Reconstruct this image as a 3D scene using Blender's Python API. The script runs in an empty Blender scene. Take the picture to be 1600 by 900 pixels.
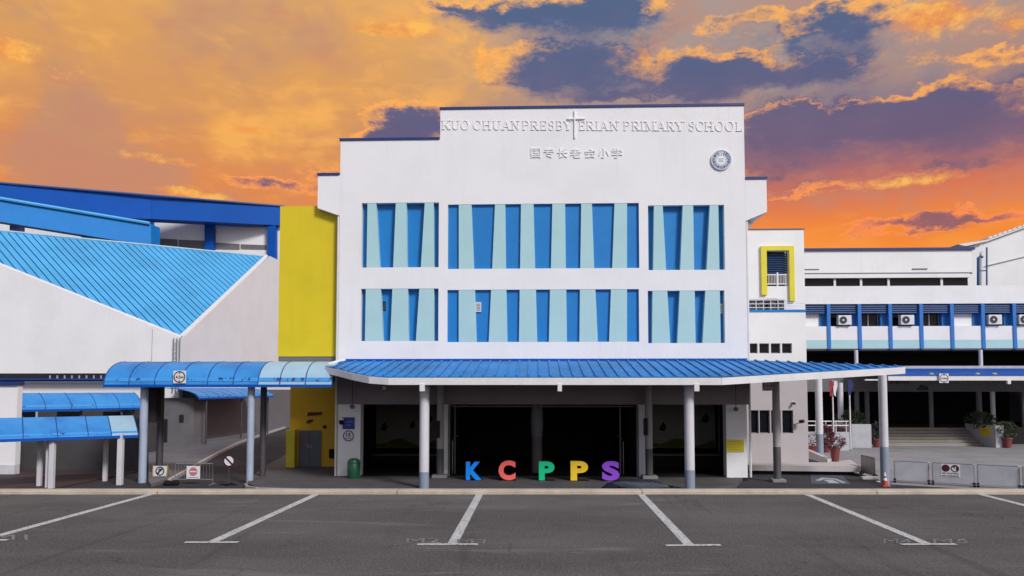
import bpy, bmesh, math, random
from mathutils import Vector, Matrix
from mathutils.geometry import tessellate_polygon
random.seed(7)
rad = math.radians
C = bpy.context.scene.collection
scene = bpy.context.scene

# ------------------------------------------------------------------ camera
F_PX, YAW, TILT, HORIZON, EYE = 1155.0, rad(2.0), rad(3.0), 608.0, 1.6
PPY = HORIZON - F_PX * math.tan(TILT)          # row of the principal point
cam_d = bpy.data.cameras.new('camera')
cam = bpy.data.objects.new('camera', cam_d); C.objects.link(cam)
cam.location = (0, 0, EYE)
cam.rotation_euler = (math.pi / 2 + TILT, 0, YAW)
cam_d.sensor_width = 36.0
cam_d.lens = F_PX / 1600 * 36
cam_d.shift_y = (PPY - 450) / 1600
cam_d.clip_start, cam_d.clip_end = 0.1, 3000
scene.camera = cam
RM = cam.rotation_euler.to_matrix()
EYEV = Vector((0, 0, EYE))

def ray(px, py):
    return RM @ Vector(((px - 800) / F_PX, -(py - PPY) / F_PX, -1.0))
def atY(px, py, Y):
    d = ray(px, py); return EYEV + d * (Y / d.y)
def atZ(px, py, Z):
    d = ray(px, py); return EYEV + d * ((Z - EYE) / d.z)
def atP(px, py, p0, n):
    d = ray(px, py); return EYEV + d * ((p0 - EYEV).dot(n) / d.dot(n))
def XZ(px, py, Y):
    p = atY(px, py, Y); return (p.x, p.z)
def XY(px, py, Z):
    p = atZ(px, py, Z); return (p.x, p.y)

# ------------------------------------------------------------------ light and exposure
SUN_AZ, SUN_EL = rad(142), rad(37)             # clockwise from +Y, height above the horizon
world = bpy.data.worlds.new('World'); scene.world = world; world.use_nodes = True
sun_d = bpy.data.lights.new('sun', 'SUN'); sun = bpy.data.objects.new('sun', sun_d); C.objects.link(sun)
sun_d.energy, sun_d.angle, sun_d.color = 2.75, rad(12), (1.0, 0.985, 0.975)
sdir = Vector((math.sin(SUN_AZ) * math.cos(SUN_EL), math.cos(SUN_AZ) * math.cos(SUN_EL), math.sin(SUN_EL)))
sun.rotation_euler = sdir.to_track_quat('Z', 'Y').to_euler()
sun.location = (20, -20, 40)
vs = scene.view_settings
vs.view_transform, vs.look, vs.exposure, vs.gamma = 'Standard', 'None', 0.0, 1.0
vs.use_curve_mapping = False

def lin(c):
    return tuple(((v / 255) / 12.92 if v / 255 <= 0.04045 else ((v / 255 + 0.055) / 1.055) ** 2.4) for v in c) + (1.0,)

class NG:                                       # small helper for node graphs
    def __init__(s, tree): s.t = tree; s.n = tree.nodes; s.l = tree.links
    def node(s, typ, **kw):
        nd = s.n.new(typ)
        for k, v in kw.items(): setattr(nd, k, v)
        return nd
    def put(s, sock, v):
        if isinstance(v, bpy.types.NodeSocket): s.l.new(v, sock)
        else: sock.default_value = v
    def m(s, op, a, b=None, c=None, clamp=False):
        nd = s.node('ShaderNodeMath', operation=op, use_clamp=clamp)
        for i, v in enumerate((a, b, c)):
            if v is not None: s.put(nd.inputs[i], v)
        return nd.outputs[0]
    def v(s, op, a, b=None):
        nd = s.node('ShaderNodeVectorMath', operation=op)
        s.put(nd.inputs[0], a)
        if b is not None: s.put(nd.inputs[1], b)
        return nd.outputs['Value'] if op in ('DOT_PRODUCT', 'LENGTH') else nd.outputs[0]
    def scale(s, a, k):
        nd = s.node('ShaderNodeVectorMath', operation='SCALE'); s.put(nd.inputs[0], a); s.put(nd.inputs['Scale'], k); return nd.outputs[0]
    def step(s, x, a, b, lo=0.0, hi=1.0):
        nd = s.node('ShaderNodeMapRange', interpolation_type='SMOOTHSTEP')
        s.put(nd.inputs['Value'], x); s.put(nd.inputs['From Min'], a); s.put(nd.inputs['From Max'], b)
        s.put(nd.inputs['To Min'], lo); s.put(nd.inputs['To Max'], hi)
        return nd.outputs[0]
    def ramp(s, x, stops):
        nd = s.node('ShaderNodeValToRGB'); s.put(nd.inputs[0], x); r = nd.color_ramp
        while len(r.elements) < len(stops): r.elements.new(0.5)
        for e, (p, c) in zip(r.elements, stops): e.position = p; e.color = c
        return nd.outputs[0]
    def mix(s, f, a, b, blend='MIX'):
        nd = s.node('ShaderNodeMix', data_type='RGBA', blend_type=blend); nd.clamp_factor = True
        s.put(nd.inputs[0], f); s.put(nd.inputs[6], a); s.put(nd.inputs[7], b); return nd.outputs[2]
    def noise(s, vec, scale, detail=4, rough=0.5, lac=2.0, dist=0.0):
        nd = s.node('ShaderNodeTexNoise'); s.put(nd.inputs['Vector'], vec)
        for k, v in (('Scale', scale), ('Detail', detail), ('Roughness', rough), ('Lacunarity', lac), ('Distortion', dist)): nd.inputs[k].default_value = v
        return nd.outputs
    def xyz(s, a, b, c):
        nd = s.node('ShaderNodeCombineXYZ')
        for i, v in enumerate((a, b, c)): s.put(nd.inputs[i], v)
        return nd.outputs[0]
    def sep(s, a):
        nd = s.node('ShaderNodeSeparateXYZ'); s.put(nd.inputs[0], a); return nd.outputs

def az_el(px, py):
    d = ray(px, py).normalized(); return math.atan2(d.x, d.y), math.asin(d.z)
def build_sky():
    # cloud density as a function of direction: broad banks seen in the photograph plus fractal noise all round the dome
    g = bpy.data.node_groups.new('cloud_density', 'ShaderNodeTree')
    g.interface.new_socket('Dir', in_out='INPUT', socket_type='NodeSocketVector')
    g.interface.new_socket('Warp', in_out='INPUT', socket_type='NodeSocketVector')
    g.interface.new_socket('Density', in_out='OUTPUT', socket_type='NodeSocketFloat')
    G = NG(g); gi = G.node('NodeGroupInput'); go = G.node('NodeGroupOutput')
    d = G.v('NORMALIZE', gi.outputs[0]); s = G.sep(d)
    flat = G.v('MULTIPLY', d, (1, 1, 2.0))
    ws = G.sep(G.v('SUBTRACT', gi.outputs[1], (0.5, 0.5, 0.5)))
    u = G.m('MULTIPLY_ADD', ws[0], 0.13, G.m('ARCTAN2', s[0], s[1]))
    e = G.m('MULTIPLY_ADD', ws[1], 0.075, G.m('ARCSINE', s[2]))
    P = G.xyz(u, e, 0)
    banks = [(880, 108, 98, 30, 1.3), (960, 16, 74, 26, 1.3), (800, 22, 80, 19, 1.0), (1100, 120, 66, 26, 1.2), (1262, 112, 78, 23, 1.15),
             (1330, 172, 170, 14, 0.85), (1500, 182, 150, 21, 0.95), (1240, 205, 140, 22, 0.7), (1560, 215, 110, 17, 0.65), (1310, 32, 66, 25, 1.15), (645, 198, 60, 25, 1.35), (590, 215, 40, 10, 0.55),
             (430, 290, 62, 9, 0.75), (520, 268, 40, 8, 0.6), (1470, 348, 110, 10, 0.95), (1500, 262, 100, 12, 0.5), (1230, 258, 70, 18, 0.45), (1570, 92, 40, 12, 0.6),
             (1150, 35, 50, 12, 0.55), (1250, 300, 60, 9, 0.5), (700, 12, 40, 9, 0.5), (960, 150, 70, 9, 0.6)]
    tot = None
    for (x, y, rx, ry, wt) in banks:
        cu, ce = az_el(x, y)
        dv = G.v('MULTIPLY', G.v('SUBTRACT', P, (cu, ce, 0)), (F_PX / (rx * 1.08), F_PX / (ry * 1.04), 0))
        q = G.m('MULTIPLY', G.m('EXPONENT', G.m('MULTIPLY', G.v('DOT_PRODUCT', dv, dv), -0.8)), wt)
        tot = q if tot is None else G.m('ADD', tot, q)
    tot = G.m('MINIMUM', tot, 1.05)
    fb = G.noise(flat, 8.0, 7, 0.70, 2.2)[0]
    n = G.m('MULTIPLY', G.m('SUBTRACT', fb, 0.46), 1.2)
    # away from the banks (overhead, behind) a thin broken cover of the same cloud
    away = G.step(s[1], 0.70, 0.2, 0.0, 0.35)
    G.l.new(G.m('ADD', G.m('ADD', tot, n), away), go.inputs[0])

    N = NG(world.node_tree); N.n.clear()
    out = N.node('ShaderNodeOutputWorld'); bg = N.node('ShaderNodeBackground'); N.l.new(bg.outputs[0], out.inputs[0])
    d0 = N.v('NORMALIZE', N.node('ShaderNodeTexCoord').outputs['Generated'])
    s = N.sep(d0)
    warp = N.noise(N.v('MULTIPLY', d0, (1, 1, 2.0)), 13.0, 5, 0.66)[1]
    def dens(v):
        nd = N.node('ShaderNodeGroup'); nd.node_tree = g; N.l.new(v, nd.inputs[0]); N.l.new(warp, nd.inputs[1]); return nd.outputs[0]
    D = dens(d0)
    D2 = dens(N.v('ADD', d0, (-0.010, 0, 0.020)))
    el = N.m('DIVIDE', N.m('ARCSINE', s[2]), math.pi / 2, clamp=True)
    st = lambda l: [(a / 90, lin(c)) for a, c in l]
    left = N.ramp(el, st([(0, (238, 122, 56)), (10, (240, 138, 62)), (14, (224, 138, 82)), (19, (214, 150, 98)), (24, (222, 162, 96)), (29, (230, 172, 104)), (48, (190, 178, 182)), (90, (160, 172, 204))]))
    right = N.ramp(el, st([(0, (236, 118, 52)), (9.5, (246, 140, 56)), (11.5, (242, 136, 62)), (13.5, (218, 120, 86)), (16, (158, 104, 116)), (19, (140, 118, 132)), (23, (164, 150, 148)), (28, (168, 156, 152)), (48, (170, 172, 190)), (90, (158, 170, 204))]))
    az = N.m('ARCTAN2', s[0], s[1])
    base = N.mix(N.step(az, -0.26, 0.16), left, right)
    # lit haze in the open glow on the left, with duller patches
    hz = N.noise(N.v('MULTIPLY', d0, (1, 1, 1.6)), 4.2, 4, 0.58, 2.0, 0.3)[0]
    hn0 = N.noise(N.v('MULTIPLY', d0, (1, 1, 2.6)), 15.0, 5, 0.62, 2.0, 0.4)[0]
    front = N.step(s[1], 0.1, 0.6)
    base = N.mix(N.m('MULTIPLY', N.m('MULTIPLY', N.step(hz, 0.50, 0.70), front), N.step(az, 0.2, -0.1, 0.10, 0.7)), base, lin((250, 178, 84)))
    base = N.mix(N.m('MULTIPLY', N.m('MULTIPLY', N.step(hz, 0.50, 0.34), front), 0.60), base, lin((186, 142, 122)))
    tex = N.m('MULTIPLY_ADD', hn0, 0.55, N.m('MULTIPLY', hz, 0.6))
    base = N.mix(N.m('MULTIPLY', N.m('MULTIPLY', N.step(tex, 0.56, 0.72), front), N.step(az, 0.1, -0.2, 0.15, 0.52)), base, lin((255, 186, 96)))
    base = N.mix(N.m('MULTIPLY', N.m('MULTIPLY', N.step(tex, 0.54, 0.42), front), N.step(az, 0.15, -0.2, 0.2, 0.34)), base, lin((202, 134, 112)))
    cloud = N.ramp(el, st([(0, (190, 105, 84)), (11, (166, 102, 96)), (14, (142, 98, 112)), (17, (118, 96, 122)), (20, (102, 98, 130)), (24, (92, 104, 138)), (30, (84, 108, 142)), (50, (128, 134, 156)), (90, (134, 142, 168))]))
    cloud = N.mix(N.m('MULTIPLY', N.step(hz, 0.40, 0.68), 0.30), cloud, lin((146, 116, 134)))
    up = N.m('SUBTRACT', D, D2)                       # positive on upper, lit edges; negative on the soft undersides
    soft = N.step(up, 0.02, -0.20)
    cover = N.m('ADD', N.m('MULTIPLY', N.step(D, 0.38, 0.66), N.m('SUBTRACT', 1.0, soft)), N.m('MULTIPLY', N.step(D, 0.18, 0.92), soft))
    cloud = N.mix(N.m('MULTIPLY', N.step(D, 0.55, 1.25), 0.45), cloud, N.mix(0.5, cloud, lin((78, 84, 122))))
    col = N.mix(cover, base, cloud)
    edge = N.m('MULTIPLY', N.step(D, 0.26, 0.46), N.step(D, 0.95, 0.50))
    hn = N.noise(N.v('MULTIPLY', d0, (1, 1, 1.7)), 26.0, 5, 0.68)[0]
    lit = N.m('MULTIPLY', N.m('MULTIPLY', N.step(up, 0.0, 0.22), edge), N.step(hn, 0.34, 0.54, 0.35, 1.0))
    rimc = N.ramp(el, st([(0, (255, 136, 70)), (12, (255, 146, 84)), (20, (255, 176, 92)), (28, (255, 184, 96)), (60, (225, 200, 190)), (90, (220, 205, 200))]))
    # bright heaps of sunlit cloud
    heap = None
    for (x, y, rx, ry, wt) in ((1455, 26, 80, 26, 1.0), (620, 48, 110, 13, 0.8), (1000, 88, 22, 26, 0.9), (752, 95, 18, 26, 0.8), (390, 203, 48, 10, 0.85), (215, 246, 38, 9, 0.7), (292, 254, 26, 8, 0.7), (268, 298, 34, 10, 0.7), (545, 215, 40, 10, 0.6), (12, 76, 20, 14, 0.8), (100, 110, 60, 30, 0.5), (640, 20, 60, 12, 0.5), (1400, 285, 110, 9, 0.7), (1590, 40, 30, 14, 0.7), (350, 312, 60, 9, 0.6)):
        cu, ce = az_el(x, y)
        dv = N.v('MULTIPLY', N.v('SUBTRACT', N.xyz(az, N.m('ARCSINE', s[2]), 0), (cu, ce, 0)), (F_PX / rx, F_PX / ry, 0))
        q = N.m('MULTIPLY', N.m('EXPONENT', N.m('MULTIPLY', N.v('DOT_PRODUCT', dv, dv), -0.7)), wt)
        heap = q if heap is None else N.m('ADD', heap, q)
    heap = N.step(N.m('ADD', heap, N.m('MULTIPLY', N.m('SUBTRACT', hn, 0.5), 1.5)), 0.42, 0.95)
    heap = N.m('MULTIPLY', heap, N.step(cover, 1.0, 0.5, 0.25, 0.9))
    col = N.mix(heap, col, N.mix(N.step(hn, 0.40, 0.68), lin((236, 142, 78)), lin((255, 192, 94))))
    wisp = N.m('MULTIPLY', N.m('MULTIPLY', N.step(D, 0.30, 0.40), N.step(D, 0.52, 0.42)), N.m('MULTIPLY', front, N.step(up, -0.12, 0.08, 0.0, 0.28)))
    col = N.mix(wisp, col, lin((240, 160, 96)))
    col = N.mix(N.m('MULTIPLY', lit, 0.9), col, rimc)
    # away from the sunset the dome passes over to a plain clear evening sky
    sky = N.node('ShaderNodeTexSky', sky_type='NISHITA'); sky.sun_disc = False
    sky.sun_elevation, sky.sun_rotation, sky.dust_density = SUN_EL, SUN_AZ, 3.0
    nis = N.scale(sky.outputs[0], 0.085)
    rear = N.mix(0.55, nis, N.mix(N.step(D, 0.3, 0.8), lin((206, 202, 218)), lin((170, 170, 192))))
    col = N.mix(N.step(s[1], 0.70, 0.22), col, rear)
    N.l.new(col, bg.inputs[0]); bg.inputs[1].default_value = 1.0
build_sky()
world.cycles.sampling_method = 'MANUAL'; world.cycles.sample_map_resolution = 512
scene.cycles.use_adaptive_sampling = True; scene.cycles.adaptive_threshold = 0.02
scene.cycles.max_bounces, scene.cycles.diffuse_bounces, scene.cycles.glossy_bounces = 5, 3, 2

# ------------------------------------------------------------------ mesh and object helpers
G0 = -2.6                                        # lower ground beyond the car park
class MB:
    def __init__(s): s.v = []; s.f = []
    def add(s, vs, fs):
        k = len(s.v); s.v += [tuple(p) for p in vs]; s.f += [tuple(i + k for i in f) for f in fs]; return s
    def box(s, x0, x1, y0, y1, z0, z1):
        vs = [(x, y, z) for z in (z0, z1) for y in (y0, y1) for x in (x0, x1)]
        return s.add(vs, [(0, 2, 3, 1), (4, 5, 7, 6), (0, 1, 5, 4), (2, 6, 7, 3), (0, 4, 6, 2), (1, 3, 7, 5)])
    def prism(s, poly, fn, t0, t1, holes=()):    # fn(a, b, t) -> point
        loops = [list(poly)] + [list(h) for h in holes]
        flat = [p for l in loops for p in l]
        tris = tessellate_polygon([[Vector((p[0], p[1], 0)) for p in l] for l in loops])
        n = len(flat)
        vs = [fn(p[0], p[1], t0) for p in flat] + [fn(p[0], p[1], t1) for p in flat]
        if not holes and is_convex(poly): fs = [tuple(range(n)), tuple(range(2 * n - 1, n - 1, -1))]
        else: fs = [tuple(t) for t in tris] + [tuple(i + n for i in reversed(t)) for t in tris]
        k = 0
        for l in loops:
            m = len(l)
            for i in range(m):
                a, b = k + i, k + (i + 1) % m
                fs.append((a, b, b + n, a + n))
            k += m
        return s.add(vs, fs)
    def py(s, poly, y0, y1, holes=()): return s.prism(poly, lambda a, b, t: (a, t, b), y0, y1, holes)
    def pz(s, poly, z0, z1, holes=()): return s.prism(poly, lambda a, b, t: (a, b, t), z0, z1, holes)
    def px(s, poly, x0, x1, holes=()): return s.prism(poly, lambda a, b, t: (t, a, b), x0, x1, holes)
    def cyl(s, p0, p1, r0, r1=None, n=16):
        r1 = r0 if r1 is None else r1
        p0, p1 = Vector(p0), Vector(p1); d = (p1 - p0).normalized()
        a = d.orthogonal().normalized(); b = d.cross(a)
        vs = []
        for p, r in ((p0, r0), (p1, r1)):
            vs += [p + (a * math.cos(t) + b * math.sin(t)) * r for t in (2 * math.pi * i / n for i in range(n))]
        fs = [(i, (i + 1) % n, n + (i + 1) % n, n + i) for i in range(n)] + [tuple(range(n - 1, -1, -1)), tuple(range(n, 2 * n))]
        return s.add(vs, fs)
    def tube(s, pts, r, n=8):
        pts = [Vector(p) for p in pts]; vs, fs = [], []
        for k, p in enumerate(pts):
            d = (pts[min(k + 1, len(pts) - 1)] - pts[max(k - 1, 0)]).normalized()
            up = Vector((0, 0, 1)) if abs(d.z) < 0.9 else Vector((0, 1, 0))
            a = d.cross(up).normalized(); b = d.cross(a)
            vs += [p + (a * math.cos(t) + b * math.sin(t)) * r for t in (2 * math.pi * i / n for i in range(n))]
        for k in range(len(pts) - 1):
            fs += [(k * n + i, k * n + (i + 1) % n, (k + 1) * n + (i + 1) % n, (k + 1) * n + i) for i in range(n)]
        fs += [tuple(range(n - 1, -1, -1)), tuple(range((len(pts) - 1) * n, len(pts) * n))]
        return s.add(vs, fs)
    def lathe(s, prof, cx, cy, n=20):            # prof: (r, z) from bottom to top
        vs, fs = [], []
        for r, z in prof: vs += [(cx + r * math.cos(2 * math.pi * i / n), cy + r * math.sin(2 * math.pi * i / n), z) for i in range(n)]
        for k in range(len(prof) - 1):
            fs += [(k * n + i, k * n + (i + 1) % n, (k + 1) * n + (i + 1) % n, (k + 1) * n + i) for i in range(n)]
        fs += [tuple(range(n - 1, -1, -1)), tuple(range((len(prof) - 1) * n, len(prof) * n))]
        return s.add(vs, fs)
    def ringy(s, cx, cz, r0, r1, y0, y1, a0=0, a1=360, n=40):
        full = abs(a1 - a0) >= 360
        pts = [rad(a0 + (a1 - a0) * i / n) for i in range(n + (0 if full else 1))]
        o = [(cx + r1 * math.cos(t), cz + r1 * math.sin(t)) for t in pts]; i_ = [(cx + r0 * math.cos(t), cz + r0 * math.sin(t)) for t in pts]
        if r0 <= 0: return s.py(o, y0, y1)
        if full: return s.py(o, y0, y1, [i_[::-1]])
        return s.py(o + i_[::-1], y0, y1)
    def xform(s, M): s.v = [tuple(M @ Vector(p)) for p in s.v]; return s

def is_convex(poly):
    sg = 0; n = len(poly)
    for i in range(n):
        a, b, c = poly[i], poly[(i + 1) % n], poly[(i + 2) % n]
        k = (b[0] - a[0]) * (c[1] - b[1]) - (b[1] - a[1]) * (c[0] - b[0])
        if abs(k) < 1e-9: continue
        if sg and (k > 0) != (sg > 0): return False
        sg = 1 if k > 0 else -1
    return True
def clip(poly, axis, lo, hi):                    # convex polygon cut to lo <= p[axis] <= hi
    for lim, sgn in ((lo, 1), (hi, -1)):
        out = []
        for i in range(len(poly)):
            a, b = poly[i], poly[(i + 1) % len(poly)]
            da, db = (a[axis] - lim) * sgn, (b[axis] - lim) * sgn
            if da >= 0: out.append(a)
            if (da >= 0) != (db >= 0):
                t = da / (da - db); out.append((a[0] + (b[0] - a[0]) * t, a[1] + (b[1] - a[1]) * t))
        poly = out
        if len(poly) < 3: return []
    return poly

def world_loc(o):
    v = Vector((0, 0, 0))
    while o is not None: v += o.location; o = o.parent
    return v
def obj(name, mb, mat, parent=None, smooth=False, bevel=0.0):
    off = world_loc(parent)
    me = bpy.data.meshes.new(name)
    me.from_pydata([(p[0] - off.x, p[1] - off.y, p[2] - off.z) for p in mb.v], [], mb.f)
    bm = bmesh.new(); bm.from_mesh(me); bmesh.ops.recalc_face_normals(bm, faces=bm.faces); bm.to_mesh(me); bm.free()
    if smooth:
        for p in me.polygons: p.use_smooth = True
        me.set_sharp_from_angle(angle=rad(38))
    me.materials.append(mat)
    o = bpy.data.objects.new(name, me); C.objects.link(o)
    if parent is not None: o.parent = parent
    if bevel:
        b = o.modifiers.new('bevel', 'BEVEL'); b.width = bevel; b.segments = 2; b.limit_method = 'ANGLE'
    return o
def tag(o, label, cat, group=None):
    o['label'] = label; o['category'] = cat
    if group: o['group'] = group
    return o
def thing(name, label, cat, loc, group=None):
    o = bpy.data.objects.new(name, None); C.objects.link(o); o.location = loc; o.empty_display_size = 0.2
    return tag(o, label, cat, group)
def struct(name, mb, mat, **kw):
    o = obj(name, mb, mat, **kw); o['kind'] = 'structure'; return o
def copy_tree(o, parent=None, loc=None, rotz=None, label=None, group=None):
    c = o.copy(); C.objects.link(c); c.parent = parent
    if loc is not None: c.location = loc
    if rotz is not None: c.rotation_euler = (0, 0, rotz)
    if label: c['label'] = label
    if group: c['group'] = group
    for ch in o.children: copy_tree(ch, c)
    return c

def text_geo(body, extrude, bold=0.0, res=4):    # letters as a mesh in their own x-y plane, normalised to the unit box
    cu = bpy.data.curves.new('lettering', 'FONT'); cu.body = body; cu.extrude = extrude; cu.offset = bold; cu.resolution_u = res
    o = bpy.data.objects.new('lettering', cu); C.objects.link(o)
    dg = bpy.context.evaluated_depsgraph_get(); me = o.evaluated_get(dg).to_mesh()
    vs = [v.co.copy() for v in me.vertices]; fs = [tuple(p.vertices) for p in me.polygons]
    o.evaluated_get(dg).to_mesh_clear(); bpy.data.objects.remove(o); bpy.data.curves.remove(cu)
    x0, x1 = min(v.x for v in vs), max(v.x for v in vs); y0, y1 = min(v.y for v in vs), max(v.y for v in vs)
    return [((v.x - x0) / (x1 - x0), (v.y - y0) / (y1 - y0), v.z) for v in vs], fs
def text_xz(mb, body, x0, x1, z0, z1, yf, depth, bold=0.0):       # standing lettering that faces -Y, front at yf
    vs, fs = text_geo(body, 0.5, bold)
    mb.add([(x0 + a * (x1 - x0), yf + depth * (0.5 - c), z0 + b * (z1 - z0)) for a, b, c in vs], fs); return mb

# ------------------------------------------------------------------ materials
def mat(name, rgb, rough=0.6, var=0.12, scale=3.0, metal=0.0, bump=0.0, bscale=40.0, streak=0.0, spec=0.5, rgb2=None):
    m = bpy.data.materials.new(name); m.use_nodes = True; N = NG(m.node_tree)
    b = N.n['Principled BSDF']; pos = N.node('ShaderNodeNewGeometry').outputs['Position']
    c = rgb if len(rgb) == 4 else tuple(rgb) + (1,)
    dark = rgb2 + (1,) if rgb2 else tuple(v * (1 - var * 2) for v in c[:3]) + (1,)
    f = N.step(N.noise(pos, scale, 6, 0.6)[0], 0.35, 0.75)
    col = N.mix(f, c, dark) if var or rgb2 else c
    if streak:
        sv = N.noise(N.v('MULTIPLY', pos, (1.6, 1.6, 0.10)), 2.2, 5, 0.6)[0]
        col = N.mix(N.m('MULTIPLY', N.step(sv, 0.52, 0.78), streak), col, tuple(v * 0.55 for v in c[:3]) + (1,))
    N.put(b.inputs['Base Color'], col)
    N.put(b.inputs['Roughness'], N.m('ADD', N.m('MULTIPLY', N.noise(pos, scale * 4, 3)[0], 0.16), rough - 0.08))
    b.inputs['Metallic'].default_value = metal; b.inputs['Specular IOR Level'].default_value = spec
    if bump:
        bp = N.node('ShaderNodeBump'); bp.inputs['Strength'].default_value = bump; bp.inputs['Distance'].default_value = 0.02
        N.put(bp.inputs['Height'], N.noise(pos, bscale, 4)[0]); N.l.new(bp.outputs[0], b.inputs['Normal'])
    return m
M = {}
M['white'] = mat('white wall paint', (0.80, 0.79, 0.80), 0.75, 0.03, 0.5, bump=0.15, bscale=25, streak=0.12)
M['white2'] = mat('white painted plaster', (0.80, 0.80, 0.81), 0.75, 0.04, 0.4, bump=0.15, bscale=25, streak=0.11)
M['trim'] = mat('off white metal trim', (0.72, 0.71, 0.72), 0.45, 0.05, 2.0)
M['relief'] = mat('white relief lettering', (0.80, 0.79, 0.80), 0.6, 0.02, 4)
M['blue'] = mat('cobalt blue recess paint', (0.0, 0.19, 0.54), 0.6, 0.05, 0.8, streak=0.08)
M['aqua'] = mat('pale aqua panel', (0.40, 0.62, 0.65), 0.6, 0.03, 0.7, streak=0.08)
M['navy'] = mat('navy coping metal', (0.012, 0.035, 0.17), 0.4, 0.08, 2)
M['orange'] = mat('ochre orange paint', (0.74, 0.43, 0.006), 0.65, 0.05, 0.6, streak=0.1)
M['yellow'] = mat('mustard yellow paint', (0.68, 0.53, 0.008), 0.65, 0.04, 0.6, bump=0.1, streak=0.10)
M['yellow2'] = mat('bright yellow paint', (0.72, 0.62, 0.03), 0.6, 0.05, 1.5)
M['roofblue'] = mat('blue standing seam metal', (0.008, 0.195, 0.55), 0.48, 0.18, 0.45, metal=0.0, spec=0.3, streak=0.0)
M['hallroof'] = mat('light blue roof sheeting', (0.07, 0.38, 0.72), 0.45, 0.10, 0.3, metal=0.0, spec=0.35)
M['fascia'] = mat('deep blue fascia', (0.0, 0.080, 0.40), 0.5, 0.06, 0.3, spec=0.2)
M['fascia2'] = mat('mid blue fascia', (0.01, 0.21, 0.62), 0.5, 0.06, 0.3, spec=0.25)
M['vault'] = mat('blue polycarbonate roof', (0.04, 0.26, 0.62), 0.46, 0.10, 0.6, rgb2=(0.022, 0.155, 0.45), spec=0.4)
M['vaultpale'] = mat('faded pale blue roof', (0.33, 0.50, 0.62), 0.46, 0.10, 0.8, spec=0.4)
M['dirt'] = mat('dark blue lap flashing', (0.01, 0.05, 0.22), 0.6, 0.1, 3)
M['louvre'] = mat('blue louvre slat', (0.05, 0.10, 0.24), 0.4, 0.08, 2)
M['bluecol'] = mat('blue painted pillar', (0.018, 0.17, 0.54), 0.5, 0.06, 1.5)
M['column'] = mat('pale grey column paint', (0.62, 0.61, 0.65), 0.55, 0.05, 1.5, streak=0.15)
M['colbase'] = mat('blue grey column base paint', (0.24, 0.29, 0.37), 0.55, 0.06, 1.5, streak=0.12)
M['greypost'] = mat('dark steel and post shade', (0.06, 0.055, 0.065), 0.5, 0.1, 3)  # dark steel; on the walkway back posts it stands in for shade
M['bluepost'] = mat('light blue grey post', (0.36, 0.42, 0.54), 0.45, 0.06, 2)
M['dado'] = mat('grey dado paint', (0.15, 0.15, 0.165), 0.7, 0.08, 1.0, streak=0.2)
M['interior'] = mat('interior shade and black fittings', (0.030, 0.027, 0.030), 0.9, 0.1, 1.0, spec=0.1)  # near-black so the shade indoors sits in the colour; black fittings share it
M['crest'] = mat('pale blue grey crest', (0.50, 0.54, 0.62), 0.6, 0.03, 4)
M['shaded_white'] = mat('wall paint with canopy shade', (0.46, 0.42, 0.43), 0.75, 0.05, 0.6, streak=0.12)  # link block wall tone with the canopy's shade put into the colour
M['shaded_column'] = mat('grey column paint', (0.36, 0.34, 0.35), 0.6, 0.05, 1.5, streak=0.12)  # column paint darkened to hold the shade under the canopy
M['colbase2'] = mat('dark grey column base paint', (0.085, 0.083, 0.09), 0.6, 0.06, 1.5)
M['walkgrey'] = mat('grey wall with walkway shade', (0.15, 0.147, 0.158), 0.75, 0.08, 0.8, streak=0.15)  # wall grey darkened for the shade under the side walkway; booth shares it
M['shaded_wall'] = mat('dark wall with painted shade', (0.055, 0.052, 0.055), 0.85, 0.1, 1.0)  # dark colour carries the shade beneath the low walkway roofs
M['black'] = mat('black rubber', (0.008, 0.008, 0.009), 0.8, 0.05, 5, spec=0.2)
M['soffit'] = mat('grey brown soffit', (0.12, 0.105, 0.11), 0.8, 0.06, 1.0)
M['lintel'] = mat('lintel paint with shade', (0.27, 0.225, 0.235), 0.8, 0.06, 0.8, streak=0.2)  # wall colour darkened here to include the shade under the canopy
M['glass'] = mat('dark tinted glass', (0.008, 0.009, 0.013), 0.12, 0.0, 2, spec=0.2)
M['steel'] = mat('galvanised steel', (0.42, 0.43, 0.46), 0.35, 0.08, 6, metal=0.7)
M['panelgrey'] = mat('grey barrier panel', (0.45, 0.455, 0.49), 0.5, 0.08, 2.0, streak=0.2)
M['panelbeige'] = mat('beige barrier panel', (0.36, 0.33, 0.30), 0.55, 0.08, 2.0)
M['doorgrey'] = mat('grey door steel', (0.13, 0.14, 0.17), 0.45, 0.06, 2.0)
M['red'] = mat('sign red', (0.42, 0.03, 0.04), 0.5, 0.05, 5)
M['pinkred'] = mat('faded sign red', (0.50, 0.16, 0.18), 0.55, 0.05, 5)
M['maroon'] = mat('dark maroon sign ink', (0.07, 0.006, 0.02), 0.5, 0.05, 5)
M['signwhite'] = mat('sign white', (0.72, 0.70, 0.72), 0.45, 0.04, 6)
M['ink'] = mat('black sign ink', (0.012, 0.012, 0.022), 0.5, 0.0, 5)
M['signblue'] = mat('blue sign enamel', (0.012, 0.03, 0.28), 0.4, 0.05, 4)
M['signtext'] = mat('pale blue sign lettering', (0.25, 0.30, 0.62), 0.5, 0.05, 4)
M['noticeyellow'] = mat('yellow notice board', (0.62, 0.52, 0.02), 0.5, 0.05, 4)
M['green'] = mat('green bin plastic', (0.012, 0.10, 0.045), 0.4, 0.08, 5)
M['binblack'] = mat('black bin plastic', (0.012, 0.013, 0.018), 0.45, 0.08, 5)
M['pot'] = mat('terracotta red pot', (0.20, 0.04, 0.035), 0.6, 0.1, 6)
M['leafred'] = mat('maroon leaf', (0.16, 0.05, 0.065), 0.55, 0.2, 9)
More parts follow.
